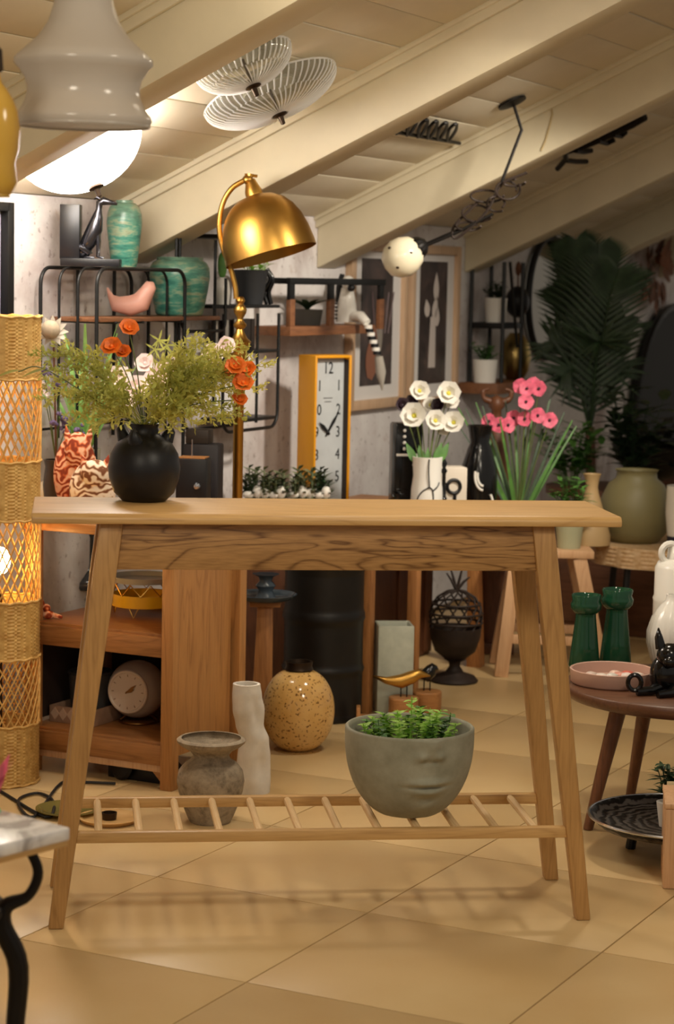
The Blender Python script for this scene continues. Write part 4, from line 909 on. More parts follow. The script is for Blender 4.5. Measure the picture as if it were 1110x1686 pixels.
# pink tray with shells
pt = atZ(1008, 1125, RTZ); pt.z = RTZ + .0005; spx = S(pt.y); t = T('pink_tray', 'round dusty pink tray with upright rim holding shells', 'tray', pt)
part(t, 'tray', MB().lathe([(0, 0), (66 * spx, 0), (69 * spx, 3 * spx), (71 * spx, 24 * spx), (69 * spx, 25 * spx), (67 * spx, 24 * spx), (65 * spx, 6 * spx), (0, 5 * spx)], seg=56), plain('dusty_pink_lacquer', '#c4a090', .45), smooth=50)
for i, (x, y, c) in enumerate(((-18, -8, '#e8dcd0'), (0, -4, '#d8d4cc'), (14, 8, '#d89888'), (26, 2, '#e4d4cc'), (8, 22, '#e8c8b8'), (30, 22, '#c86858'), (44, 8, '#e8e0d8'), (-34, 6, '#d8c4b8'))):
    one('sea_shell', MB().ell((0, 0, 4 * spx), (11 * spx, 9 * spx, 5 * spx), 12, 8, Matrix.Rotation(i * 1.1, 3, 'Z')).tube([(4 * spx, 0, 5 * spx), (12 * spx, 3 * spx, 5 * spx)], [4 * spx, .6 * spx], 8), plain('shell_%d' % i, c, .35), 'small pale shell lying in the pink tray', 'shell', pt + Vector((x * spx, (y + 14) * spx, 6.3 * spx)), group='shells in the pink tray')
# green glass vases
GG = thin_glass('bottle_green_glass', '#2c6446', .55, .05)
for x, sc_, lab in ((962, 1.0, 'bottle green glass bulb vase, the slimmer one beside the console leg'), (1013, 1.04, 'bottle green glass bulb vase with wider cup, next to the ribbed jug')):
    b = atZ(x, 1098 if x < 1000 else 1094, RTZ); b.z = RTZ + .0005; k = S(b.y) * sc_; t = T('glass_vase', lab, 'vase', b)
    part(t, 'cone_body', MB().lathe([(0, 0), (25 * k, 0), (26 * k, 3 * k), (22 * k, 40 * k), (17 * k, 85 * k), (17 * k, 90 * k), (14 * k, 90 * k), (18 * k, 40 * k), (21 * k, 8 * k), (0, 6 * k)], seg=36), GG, smooth=60)
    part(t, 'cup', MB().lathe([(14 * k, 88 * k), (20 * k, 92 * k), (25 * k, 98 * k), (26 * k, 106 * k), (23 * k, 112 * k), (25 * k, 120 * k), (24 * k, 122 * k), (20 * k, 112 * k), (22 * k, 104 * k), (16 * k, 94 * k)], seg=36), GG, smooth=60)
# white vases
bw1 = atZ(1106, 1098, RTZ); bw1.z = RTZ + .0005; k = S(bw1.y); t = T('ribbed_jug', 'white bulbous vase with fine vertical ribs', 'vase', bw1)
part(t, 'body', MB().lathe([(0, 0), (28 * k, 0), (36 * k, 14 * k), (43 * k, 40 * k), (43 * k, 60 * k), (36 * k, 84 * k), (22 * k, 104 * k), (14 * k, 112 * k), (13 * k, 122 * k), (10 * k, 122 * k), (10 * k, 110 * k), (0, 100 * k)], seg=96, fn=lambda a, z: 1 + (.018 * math.cos(30 * a) if z < 62 * k else 0)), M['white_ceramic'], smooth=60)
bw2 = P(1118, 1080, bw1.y + .20); bw2.z = RTZ + .0005; k = S(bw2.y); z0_ = lambda py: P(1118, py, bw2.y).z - bw2.z
t = T('white_bottle', 'white cylindrical stoneware bottle with small ring handle', 'vase', bw2)
part(t, 'body', MB().lathe([(0, 0), (44 * k, 0), (46 * k, .01), (46 * k, z0_(990)), (47 * k, z0_(985)), (45 * k, z0_(980)), (45 * k, z0_(935)), (40 * k, z0_(925)), (26 * k, z0_(920)), (24 * k, z0_(898)), (20 * k, z0_(896)), (18 * k, z0_(915)), (0, z0_(915))], seg=40), M['white_ceramic'], smooth=60)
part(t, 'ring_handle', MB().tube([(-22 * k + 15 * k * math.cos(a), -10 * k, z0_(910) + 16 * k * math.sin(a)) for a in [2 * PI * i / 20 for i in range(20)]], 5.5 * k, 8, True), M['white_ceramic'])
# black bulldog figurine lying on the table
bd_ = atZ(1098, 1142, RTZ); bd_.z = RTZ + .0005; k = S(bd_.y); t = T('dog_figurine', 'black lying bulldog figurine with pricked ears on the round table', 'figurine', bd_)
dm = MB().ell((22 * k, 20 * k, 22 * k), (38 * k, 26 * k, 22 * k), 18, 12).ell((-6 * k, 0, 32 * k), (24 * k, 22 * k, 34 * k), 18, 12).ell((2 * k, -10 * k, 66 * k), (23 * k, 21 * k, 21 * k), 18, 12).ell((0, -26 * k, 58 * k), (13 * k, 10 * k, 10 * k), 14, 10)
for s_ in (-1, 1):
    dm.tube([(s_ * 14 * k, -8 * k, 78 * k), (s_ * 18 * k, -8 * k, 96 * k), (s_ * 19 * k, -8 * k, 112 * k)], [9 * k, 7 * k, 1 * k], 10)
dm.tube([(-10 * k, -6 * k, 14 * k), (-30 * k, -20 * k, 8 * k), (-54 * k, -26 * k, 7 * k)], [11 * k, 8 * k, 7 * k], 12).tube([(10 * k, -14 * k, 10 * k), (0, -34 * k, 7 * k), (-22 * k, -44 * k, 6 * k)], [10 * k, 8 * k, 6 * k], 12)
part(t, 'body', dm, M['black_gloss'], smooth=80)
part(t, 'bow_ring', MB().tube([(-58 * k + 11 * k * math.cos(a), -26 * k, 22 * k + 13 * k * math.sin(a)) for a in [2 * PI * i / 20 for i in range(20)]], 4 * k, 8, True), M['black_gloss'])
# hammered tray on low stand, pot, card and box
tz = .075; tb = atZ(1118, 1356, tz); t = T('hammered_tray', 'round dark hammered metal tray table low on the floor', 'tray', Vector((tb.x, tb.y, 0))); Rt = abs(atZ(974, 1362, tz).x - tb.x)
part(t, 'tray', MB().lathe([(0, tz - .004), (Rt * .9, tz - .004), (Rt * .99, tz + .014), (Rt, tz + .018), (Rt * .99, tz + .020), (Rt * .90, tz + .002), (0, tz + .002)], seg=64), M['hammer'], smooth=50)
part(t, 'rim', MB().tube([(Rt * math.cos(a), Rt * math.sin(a), tz + .018) for a in [2 * PI * i / 64 for i in range(64)]], .0035, 6, True), M['silver'])
for q in range(3):
    a = .6 + q * 2 * PI / 3; part(t, 'leg', MB().tube([(Rt * .5 * math.cos(a), Rt * .5 * math.sin(a), tz - .004), (Rt * .55 * math.cos(a), Rt * .55 * math.sin(a), 0)], .012, 10), M['black_metal'])
pw = atZ(1098, 1362, tz); pw.z = tz + .0025; k = S(pw.y)
t = T('small_pot', 'small white tapered pot standing on the hammered tray', 'pot', pw)
part(t, 'pot', MB().lathe([(0, 0), (13 * k, 0), (19 * k, 42 * k), (16 * k, 42 * k), (0, 38 * k)], seg=24), M['white_matt'], smooth=50)
t = plantball('succulent', 'dark green spiky succulent in the small white pot', pw + Vector((0, 0, 37 * k)), 12, .05, .10, M['dark_leaf'], .012, .035)
pc = P(1107, 1310, pw.y - .04); t = T('price_card', 'small cream card with black lettering stuck in the succulent', 'card', Vector((pc.x + .012, pc.y, pw.z + 38 * k)))
cz = pc.z - t.location.z; part(t, 'card', MB().box((0, 0, cz + .002), (.05, .002, .062)), plain('cream_card', '#d8c498', .7), .0003)
part(t, 'stick', MB().box((0, .002, cz / 2 - .01), (.004, .002, max(.03, cz))), M['pale_wood'])
gm = text_mesh('n', .036); gm.transform(Matrix.Rotation(PI / 2, 4, 'X')); o = part(t, 'lettering', gm, M['black_metal']); o.location = (-.008, -.0016, cz + .008)
bxp = atZ(1094, 1466, 0); t = T('pine_box', 'pale wooden box standing on the floor near the hammered tray', 'box', Vector((bxp.x + .098, bxp.y + .09, 0)), -.12)
part(t, 'body', MB().box((0, 0, .09), (.18, .18, .18)), M['pale_wood'], .004); part(t, 'lid', MB().box((0, 0, .186), (.184, .184, .012)), M['pale_wood'], .003)
# ================================================================= ON THE CABINET TOP
def ontop(px, Y_): q = P(px, 830, Y_); q.z = CHt + .0005; return q
def cat_cushion(label, px, Y_, r, h, m, ez):
    b = ontop(px, Y_); t = T('cat_cushion', label, 'cushion', b)
    zz_ = h * .5
    part(t, 'body', MB().ell((0, 0, zz_), (r, r * .55, zz_), 22, 14), m, smooth=80)
    part(t, 'head', MB().ell((r * .15, -r * .35, h * .80), (r * .62, r * .42, h * .24), 20, 12), m, smooth=80)
    for s_ in (-1, 1): part(t, 'ear', MB().tube([(r * .15 + s_ * r * .40, -r * .3, h * .92), (r * .15 + s_ * r * .5, -r * .3, h * 1.0), (r * .15 + s_ * r * .56, -r * .3, h * 1.12)], [r * .2, r * .15, r * .01], 10), ez)
    part(t, 'tail', MB().tube(spline([(r * .6, -r * .2, r * .14), (r * .9, -r * .6, r * .14), (r * .3, -r * .75, r * .14), (-r * .4, -r * .7, r * .14)], 5), r * .13, 10), m, smooth=80); return t
cat_cushion('orange printed cat-shaped cushion on the teak cabinet', 124, 5.76, .060, .215, M['tabby_o'], M['tabby_o'])
cat_cushion('beige tabby printed cat-shaped cushion on the teak cabinet', 152, 5.64, .062, .155, M['tabby_b'], M['tabby_o'])
one('white_stone', MB().ell((0, 0, .042), (.045, .035, .042), 18, 12), plain('cream_stone', '#cfc4ac', .7, var=.1, vs_=20), 'smooth cream stone beside the cat cushions', 'stone', ontop(84, 5.85))
b = ontop(318, 5.86); t = T('box_radio', 'black box radio with silver knob on the teak cabinet', 'radio', b, -.15)
part(t, 'body', MB().box((0, 0, .075), (.085, .07, .15)), M['black_ceramic'], .005)
part(t, 'top_panel', MB().box((0, 0, .1515), (.075, .06, .003)), M['teak_x'])
kn = MB().lathe([(0, 0), (.009, 0), (.010, .004), (.007, .010), (0, .011)], seg=20); kn.v = [frame((0, -1, 0)) @ p + Vector((.018, -.035, .075)) for p in kn.v]; part(t, 'knob', kn, M['silver'])
part(t, 'antenna', MB().tube([(-.005, 0, .153), (-.005, 0, .20)], .0016, 8), M['silver'])
b = ontop(334, 5.99); t = T('speaker_box', 'tall matt black speaker box behind the radio', 'speaker', b, -.15)
part(t, 'body', MB().box((0, 0, .09), (.10, .08, .18)), plain('charcoal_box', '#29262a', .55), .006); part(t, 'top_block', MB().box((-.012, 0, .20), (.065, .07, .04)), plain('dark_walnut_block', '#2f2620', .5), .003)
# agave
b = ontop(140, 5.86); t = T('agave_plant', 'fresh green upright agave in a grey pot', 'plant', b)
part(t, 'pot', MB().lathe([(0, 0), (.032, 0), (.042, .17), (.038, .17), (0, .16)], seg=24), M['concrete'], smooth=50)
for i in range(13):
    a = i * 2.4; sp_ = .12 + .5 * (i / 12)
    part(t, 'leaf', MB().leaf((.006 * math.cos(a), .006 * math.sin(a), .16), (sp_ * math.cos(a), sp_ * math.sin(a), 1), (math.cos(a), math.sin(a), .1), .37 * (1 - .28 * i / 12) * random.uniform(.85, 1.05), .034, -.10, 6, .3, tip=.85), M['agave'])
# blush flowers in a patterned vase
b = ontop(236, 5.88); t = T('blush_flowers', 'blush pink and cream silk flowers in a floral printed vase', 'flowers', b); s_ = S(5.88)
part(t, 'vase', MB().lathe([(0, 0), (.03, 0), (.048, .05), (.045, .12), (.028, .16), (.034, .185), (.030, .185), (.024, .16), (0, .15)], seg=28), M['tabby_b'], smooth=60)
for x, y, dy, r in ((196, 628, 0, 26), (225, 640, -.03, 22), (262, 622, 0, 24), (290, 612, .02, 26), (310, 630, -.02, 20), (205, 655, -.05, 20), (352, 585, .02, 20), (270, 655, -.03, 18), (372, 570, .0, 16), (240, 600, .02, 18)):
    c = P(x, y, 5.88 + dy) - b; part(t, 'stem', MB().tube(spline([(0, 0, .17), c * .5 + Vector((0, 0, .12)), c], 4), .0016, 5), M['stem']); poppy(t, c, Vector((random.uniform(-.6, .6), -1, .5)), r * s_, M['blush'], 6, eye=M['blush'], cup=.6)
for x, y in ((255, 575), (262, 560), (275, 568), (285, 580)):
    c = P(x, y, 5.88) - b; mb = MB().tube(spline([(0, 0, .17), c * .6 + Vector((0, 0, .08)), c], 4), .001, 4)
    for k in range(5): mb.leaf(c, (math.cos(k * 1.3), -.2, math.sin(k * 1.3)), (0, -1, 0), .03, .006, .1, 2)
    part(t, 'grass_spray', mb, M['fern2'])
b = ontop(92, 5.83); t = T('dried_bouquet', 'dried cream protea and lilac sprigs in a dark glass vase', 'flowers', b); s_ = S(5.83)
part(t, 'vase', MB().lathe([(0, 0), (.032, 0), (.036, .07), (.030, .12), (.034, .14), (.030, .14), (.026, .11), (0, .1)], seg=24), plain('brown_bottle_glass', '#3c3026', .2), smooth=60)
c = P(88, 545, 5.80) - b
part(t, 'stem', MB().tube(spline([(0, 0, .13), (0, -.02, .25), c], 5), .003, 6), M['brown_wood'])
pm = MB()
for k in range(12):
    a = 2 * PI * k / 12; pm.leaf(c, (math.cos(a), -.5, math.sin(a)), (0, -1, .1), .045, .02, .15, 4)
part(t, 'petals', pm, plain('dried_petal', '#cfc8ba', .8)); part(t, 'protea_head', MB().ell(c + Vector((-.004, -.03, .004)), (.026, .022, .026), 16, 10), plain('dried_taupe', '#a89880', .85, var=.2, vs_=60))
for x, y, m_ in ((72, 612, 'lilac'), (100, 622, 'lilac'), (112, 700, 'lilac'), (125, 710, 'lilac'), (98, 690, 'lilac'), (70, 640, 'blush')):
    c = P(x, y, 5.82) - b; mb = MB()
    for k in range(12): mb.ell(c + Vector((random.uniform(-.02, .02), random.uniform(-.02, .02), random.uniform(-.022, .022))), (.006, .006, .006), 7, 5)
    f_ = part(t, 'flower_cluster', mb, M[m_]); part(t, 'stem', MB().tube(spline([(0, 0, .13), c * .5 + Vector((0, 0, .08)), c], 4), .0015, 5), M['stem'])

# ================================================================= BLACK WIRE WALL SHELVES
V0 = .02; 
def wallthing(name, label, cat, px, py, v=0.0, group=None):
    u, z = wu(px, py, v); return T(name, label, cat, W(u, v, z), PHI, group), u, z
def hoop_pts(u0_, u1_, z0, z1, r, y, bottom=False):
    """inverted U in the wall plane, local coordinates x=along wall"""
    pts = [(u0_, z0), (u0_, z1 - r)] + [(u0_ + r - r * math.cos(a), z1 - r + r * math.sin(a)) for a in [i * PI / 2 / 6 for i in range(1, 7)]] + [(u1_ - r + r * math.sin(a), z1 - r + r * math.cos(a)) for a in [i * PI / 2 / 6 for i in range(0, 7)]] + [(u1_, z0)]
    return [Vector((x, y, z)) for x, z in pts]
ul, zt_ = wu(67, 440, .03); ur, _ = wu(305, 446, .21); u0s = ul
ws = T('wire_shelf', 'black wire hoop wall shelf with a wooden board carrying green pottery', 'shelf', W(u0s, 0, .75), PHI)
hz = zt_ - .75; wL = ur - ul
for v in (.03, .09, .15, .21):
    part(ws, 'hoop', MB().tube(hoop_pts(0, wL, .0 if v > .1 else .12, hz, .045, -v), .0055 if v in (.03, .21) else .004, 8), M['black_metal'], smooth=60)
zb_ = wu(260, 522, .21)[1] - .75
part(ws, 'shelf_board', MB().box((wL / 2 + .12, -.13, zb_ - .006), (wL + .20, .16, .012)), M['shelf_wood'], .002)
for x in (.10, wL * .5, wL - .02): part(ws, 'cross_wire', MB().tube([(x, -.02, zb_ - .014), (x, -.215, zb_ - .014)], .004, 6), M['black_metal'])
for x in (.22, .42, .62):
    part(ws, 'back_rod', MB().tube([(x, -.012, 0.1), (x, -.012, hz)], .0055, 8), M['black_metal'])
part(ws, 'cross_wire', MB().tube([(0.0, -.03, .14), (wL, -.03, .14)], .004, 6), M['black_metal'])
top_z = zt_ + .006
# second hoop shelf
ua, za = wu(291, 392, .16); ubb, _ = wu(458, 600, .16); zb2 = wu(456, 702, .16)[1]
w3 = T('wire_shelf', 'black wire wall shelf with rounded lower corners holding dark pots', 'shelf', W(ua, 0, zb2), PHI); wl3 = ubb - ua; hz3 = za - zb2
def inv(pts, zz_): return [Vector((p.x, p.y, zz_ - p.z)) for p in pts]
for v in (.02, .16): part(w3, 'hoop', MB().tube(inv(hoop_pts(.30, wl3, 0, hz3 * .62, .05, -v), hz3 * .62), .0055, 8), M['black_metal'], smooth=60)
for x, za_, zb__ in ((0.0, hz3 * .30, hz3), (.02, hz3 * .30, hz3), (.24, .10, hz3), (.40, .02, hz3 * .62), (wl3 * .78, .02, hz3 * .62)):
    part(w3, 'upright', MB().tube([(x, -.16, za_), (x, -.16, zb__)], .005, 8), M['black_metal'])
for py, x0_, x1_ in ((502, .22, wl3), (576, .42, wl3), (687, .42, wl3)):
    z_ = wu(430, py, .16)[1] - zb2; part(w3, 'shelf_board', MB().box(((x0_ + x1_) / 2, -.09, z_ - .005), (x1_ - x0_, .145, .010)), M['black_metal'], .001)
hp = hoop_pts(.03, .30, 0, .16, .03, -.165); zz3 = wu(340, 545, .16)[1] - zb2
part(w3, 'loop', MB().tube(inv(hp, zz3 + .16), .005, 8), M['black_metal'], smooth=60)
part(w3, 'top_board', MB().box((.40, -.09, hz3 + .012), (.30, .15, .012)), M['black_metal'], .001)
S502 = wu(430, 502, .16)[1]
# things on the shelves
def shelfthing(px, v, z): 
    r = ray(px, 450); t = (n2.dot(WP) + v) / n2.dot(r); q = CAM + r * t; q.z = z; return q
tp = shelfthing(204, .13, top_z); k = S(tp.y); one('teal_vase', MB().lathe([(0, 0), (20 * k, 0), (22 * k, 6 * k), (26 * k, 40 * k), (29 * k, 70 * k), (28 * k, 86 * k), (24 * k, 97 * k), (18 * k, 103 * k), (14 * k, 104 * k), (14 * k, 108 * k), (10 * k, 108 * k), (11 * k, 98 * k), (0, 90 * k)], seg=40, fn=lambda a, z: 1 + .012 * math.sin(z * 420)), M['teal'], 'tall crackled teal vase on top of the wire shelf', 'vase', tp, smooth=60)
gp_ = shelfthing(150, .13, top_z); k = S(gp_.y); gh = T('greyhound_bookend', 'silvered sitting greyhound statue on a black L-shaped bookend', 'statue', gp_)
part(gh, 'bookend', MB().box((0, 0, 6 * k), (96 * k, 44 * k, 12 * k)).box((-34 * k, 4 * k, 55 * k), (32 * k, 36 * k, 88 * k)), plain('black_bookend', '#17161a', .35), .001)
dg = MB().tube([(-14 * k, 0, 22 * k), (-4 * k, 0, 40 * k), (6 * k, -2 * k, 62 * k), (10 * k, -2 * k, 80 * k), (12 * k, -2 * k, 92 * k), (13 * k, -2 * k, 102 * k), (20 * k, -2 * k, 106 * k), (30 * k, -2 * k, 104 * k), (42 * k, -2 * k, 101 * k)], [9 * k, 13 * k, 13 * k, 9 * k, 5 * k, 6 * k, 7 * k, 4.5 * k, 2 * k], 14)
dg.ell((-14 * k, 0, 26 * k), (15 * k, 10 * k, 14 * k), 14, 10)
for s_ in (-1, 1):
    dg.tube([(9 * k, s_ * 5 * k, 62 * k), (12 * k, s_ * 6 * k, 40 * k), (11 * k, s_ * 6 * k, 16 * k), (20 * k, s_ * 6 * k, 13.5 * k)], [5 * k, 3.5 * k, 2.5 * k, 2.5 * k], 10)
    dg.tube([(-16 * k, s_ * 8 * k, 30 * k), (-2 * k, s_ * 9 * k, 20 * k), (-10 * k, s_ * 9 * k, 14 * k), (4 * k, s_ * 9 * k, 13.5 * k)], [7 * k, 4 * k, 3 * k, 2.5 * k], 10)
    dg.tube([(15 * k, s_ * 4 * k, 108 * k), (9 * k, s_ * 6 * k, 112 * k), (4 * k, s_ * 7 * k, 108 * k)], [2.5 * k, 2.5 * k, .5 * k], 8)
part(gh, 'greyhound', dg, plain('dark_pewter', '#55555c', .22, .9), smooth=80)
pbz = zb_ + .75 + .0005
pq = shelfthing(215, .14, pbz); k = S(pq.y); t = T('bird_figurine', 'pink ceramic bird figurine on the wooden shelf board', 'figurine', pq)
part(t, 'body', MB().tube([(-38 * k, 0, 46 * k), (-32 * k, 0, 32 * k), (-24 * k, 0, 20 * k), (0, 0, 17 * k), (18 * k, 0, 24 * k), (28 * k, 0, 42 * k), (34 * k, 0, 52 * k), (38 * k, 0, 56 * k)], [1.5 * k, 5 * k, 13 * k, 17 * k, 17 * k, 12 * k, 10 * k, 2 * k], 16), plain('blush_ceramic', '#e0a898', .4), smooth=80)
tq = shelfthing(296, .14, pbz); k = S(tq.y); one('teal_pot', MB().lathe([(0, 0), (36 * k, 0), (39 * k, 4 * k), (46 * k, 40 * k), (50 * k, 62 * k), (49 * k, 78 * k), (44 * k, 86 * k), (38 * k, 90 * k), (38 * k, 95 * k), (34 * k, 95 * k), (38 * k, 80 * k), (0, 60 * k)], seg=44, fn=lambda a, z: 1 + .010 * math.sin(z * 380)), M['teal'], 'wide teal glazed pot with grey shoulder on the wooden board', 'pot', tq, smooth=60)
q = shelfthing(366, .10, S502 + .0005); k = S(q.y); t = T('cactus_pot', 'slim white bottle vase with a green cactus pad', 'plant', q)
part(t, 'vase', MB().lathe([(0, 0), (12 * k, 0), (14 * k, 20 * k), (12 * k, 36 * k), (7 * k, 44 * k), (5 * k, 44 * k), (0, 40 * k)], seg=24), M['white_ceramic'], smooth=60); part(t, 'cactus_pad', MB().ell((0, 0, 64 * k), (8 * k, 5 * k, 22 * k), 14, 10), M['green_leaf'])
q = shelfthing(413, .10, S502 + .0005); k = S(q.y); t = T('black_pot', 'matt black tapered plant pot on the upper wire shelf', 'pot', q)
part(t, 'pot', MB().lathe([(0, 0), (20 * k, 0), (28 * k, 52 * k), (30 * k, 56 * k), (26 * k, 56 * k), (0, 48 * k)], seg=28), plain('charcoal_pot', '#2b2d30', .5), smooth=50)
plantball('trailing_plant', 'small yellow green plant in the matt black pot', q + Vector((0, 0, 46 * k)), 12, .06, .07, M['bright_leaf'], .014, .03)
q = shelfthing(441, .12, S502 + .0005); k = S(q.y); t = T('black_figurine', 'slender black abstract figurine beside the black pot', 'figurine', q)
part(t, 'figure', MB().tube(spline([(0, 0, 0), (-6 * k, 0, 20 * k), (4 * k, 0, 40 * k), (-2 * k, 0, 56 * k)], 5), 4 * k, 8).tube(spline([(6 * k, 0, 0), (2 * k, 0, 20 * k), (8 * k, 0, 40 * k), (-2 * k, 0, 58 * k)], 5), 4 * k, 8), M['black_gloss'], smooth=80)
z576 = wu(430, 576, .16)[1] + .0005
for i, px in enumerate((414, 424, 434)):
    q = W(ubb - .17, .045 + .038 * i, z576); k = S(q.y); h_ = (46 + 2 * i) * k
    t = T('striped_book', 'cream and black banded book standing on the middle wire shelf', 'book', q, PHI, 'banded books on the wire shelf')
    part(t, 'pages', MB().box((0, 0, h_ / 2), (.09, .020, h_)), M['white_matt'], .001)
    part(t, 'cover', MB().box((0, -.0125, h_ / 2), (.094, .005, h_ + .002)).box((0, .0125, h_ / 2), (.094, .005, h_ + .002)).box((.047, 0, h_ / 2), (.004, .03, h_ + .002)), plain('dark_book_cover', '#2a211c', .6), .0008)
# hanging planter shelf with black frame
us0, _ = wu(474, 520, .14); us1, _ = wu(632, 500, .14); zs1 = wu(500, 459, .14)[1]; zs0 = wu(500, 545, .14)[1]
hs = T('box_shelf', 'walnut wall shelf with black metal upper frame', 'shelf', W(us0, 0, zs0), PHI); L = us1 - us0; hh_ = zs1 - zs0
part(hs, 'shelf_base', MB().box((L * .44, -.075, .0), (L * .88, .15, .03)), M['shelf_wood'], .002)
for x in (.02, L * .42, L - .03): part(hs, 'wood_post', MB().box((x, -.14, hh_ * .30), (.034, .018, hh_ * .62)), M['shelf_wood'], .002)
for x in (.02, L * .42, L - .03): part(hs, 'metal_post', MB().box((x, -.14, hh_ * .80), (.036, .012, hh_ * .40)), M['black_metal'], .001)
part(hs, 'metal_bar', MB().box((L / 2, -.14, hh_ - .008), (L, .014, .022)), M['black_metal'], .001)
for x in (.02, L - .03): part(hs, 'metal_bar', MB().box((x, -.07, hh_ - .008), (.014, .14, .02)), M['black_metal'], .001)
q = W(us0 + L * .36, .075, zs0 + .0155); k = S(q.y); t = T('strap_leaf_plant', 'dark arching strap-leaf plant in a grey pot on the box shelf', 'plant', q)
part(t, 'pot', MB().lathe([(0, 0), (22 * k, 0), (26 * k, 26 * k), (23 * k, 26 * k), (0, 22 * k)], seg=24), plain('slate_pot', '#4c4a46', .6), smooth=50)
for i in range(11):
    a = i * 2 * PI / 11; part(t, 'leaf', MB().leaf((0, 0, 24 * k), (math.cos(a), math.sin(a), 1.1), (0, 0, 1), 56 * k, 11 * k, .62, 6, .2), M['dark_leaf'])
# zebra sitting on the shelf with dangling leg
q = W(us0 + L * .70, .10, zs0 + .0155); k = S(q.y); zb = T('zebra_figurine', 'black and white striped zebra figurine with dangling leg', 'figurine', q)
M['zebra'] = m_tabby('zebra_stripes', '#161616', '#f0efea', '#f4f3ee')
part(zb, 'body', MB().tube([(0, 0, 4 * k), (0, 0, 20 * k), (1 * k, -2 * k, 44 * k), (1 * k, -3 * k, 60 * k)], [17 * k, 18 * k, 13 * k, 10 * k], 16), M['white_ceramic'], smooth=80)
hd = part(zb, 'head', MB().ell((2 * k, -8 * k, 68 * k), (11 * k, 12 * k, 12 * k), 14, 10).ell((6 * k, -20 * k, 62 * k), (7 * k, 8 * k, 7 * k), 12, 8), M['white_ceramic'], smooth=80)
part(hd, 'muzzle', MB().ell((7 * k, -27 * k, 60 * k), (6.5 * k, 5 * k, 6 * k), 12, 8), M['black_ceramic'])
part(hd, 'mane', MB().tube([(-8 * k, 4 * k, 82 * k), (-12 * k, 6 * k, 60 * k), (-14 * k, 6 * k, 36 * k)], [4 * k, 6 * k, 4 * k], 8), M['black_ceramic'])
for i in range(5): part(zb, 'stripe', MB().tube([(18 * k * math.cos(a), -1 * k + 18.5 * k * math.sin(a), (10 + 6 * i) * k) for a in [2.4 + j * .16 for j in range(9)]], 1.5 * k, 6), M['black_ceramic'])
lg0, lg1 = Vector((18 * k, -10 * k, 14 * k)), Vector((26 * k, -30 * k, 6 * k))
part(zb, 'leg', MB().tube([(8 * k, -6 * k, 14 * k), (24 * k, -28 * k, 14 * k), (34 * k, -36 * k, 4 * k)], [9 * k, 9 * k, 7 * k], 12), M['white_ceramic'], smooth=80)
for i in range(8):
    c = Vector(((36 + 2.2 * i) * k, -38 * k, (-2 - 6 * i) * k)); part(zb, 'leg_band', MB().lathe([(0, -3 * k), (6.5 * k, -3 * k), (6.5 * k, 3 * k), (0, 3 * k)], c, 14), M['white_ceramic'] if i % 2 == 0 else M['black_ceramic'])
part(zb, 'tassel', MB().tube([(54 * k, -38 * k, -50 * k), (58 * k, -38 * k, -75 * k), (61 * k, -38 * k, -105 * k)], [7 * k, 9 * k, 1 * k], 10), plain('grey_tassel', '#a09a90', .9))

# framed prints
for i, (x0_, x1_, y0_, y1_, lab, seed) in enumerate(((579, 671, 398, 672, 'tall framed botanical print with warm leaf, nearest the clock', .4), (678, 757, 404, 668, 'tall framed botanical print with white flower stem, beside the ladder shelf', 1.7))):
    ua_, _ = wu(x0_, 540, .03); ub_, _ = wu(x1_, 540, .03); zt2 = wu((x0_ + x1_) / 2, y0_, .03)[1]; zb3 = wu((x0_ + x1_) / 2, y1_, .03)[1]
    fw_, fh = ub_ - ua_, zt2 - zb3; t = T('framed_print', lab, 'picture', W((ua_ + ub_) / 2, 0, zb3), PHI)
    b_ = .035
    for c, d in (((-fw_ / 2 + b_ / 2, -.016, fh / 2), (b_, .030, fh)), ((fw_ / 2 - b_ / 2, -.016, fh / 2), (b_, .030, fh)), ((0, -.016, b_ / 2), (fw_ - 2 * b_, .030, b_)), ((0, -.016, fh - b_ / 2), (fw_ - 2 * b_, .030, b_))): part(t, 'frame_bar', MB().box(c, d), M['frame_wood'], .002)
    part(t, 'mat', MB().box((0, -.010, fh / 2), (fw_ - 2 * b_, .008, fh - 2 * b_)), plain('white_mat_%d' % i, '#dcd8d4', .8))
    part(t, 'print', MB().box((0, -.0150, fh * .52), (fw_ * .56, .002, fh * .76)), m_art('dark_print_%d' % i, seed))
    if i == 0:
        lf = MB().leaf((-.06, -.0175, fh * .18), (.25, 0, 1), (0, -1, 0), .20, .11, .0, 6, 0); part(t, 'printed_leaf', lf, plain('russet_print', '#8a5a44', .5))
        for q in range(5): part(t, 'printed_twig', MB().tube([(-.02 + .03 * q, -.017, fh * .45), (-.05 + .05 * q, -.017, fh * .70)], .0025, 4), plain('mauve_print', '#6a5658', .5))
        part(t, 'printed_leaf', MB().leaf((.03, -.0175, fh * .60), (-.1, 0, -1), (0, -1, 0), .26, .06, 0, 6, 0), plain('grey_print', '#8f877c', .5))
    else:
        wm = plain('white_print', '#cfc4bc', .5)
        for x, z, l, a in ((.02, .66, .11, 0), (.0, .54, .10, .3), (-.06, .56, .07, -.3), (.03, .50, .08, .1)): part(t, 'printed_petal', MB().leaf((x, -.0175, fh * z), (math.sin(a), 0, 1), (0, -1, 0), l, .055, 0, 6, 0), wm)
        part(t, 'printed_vase', MB().prism([(-.035, 0), (.035, 0), (.03, .20), (-.02, .20)], .001, None, (-.01, -.0175, fh * .24)), wm)

# ================================================================= ON THE BENCH
def onbench(px, Y_): q = P(px, 840, Y_); q.z = bz_ + .0005; return q
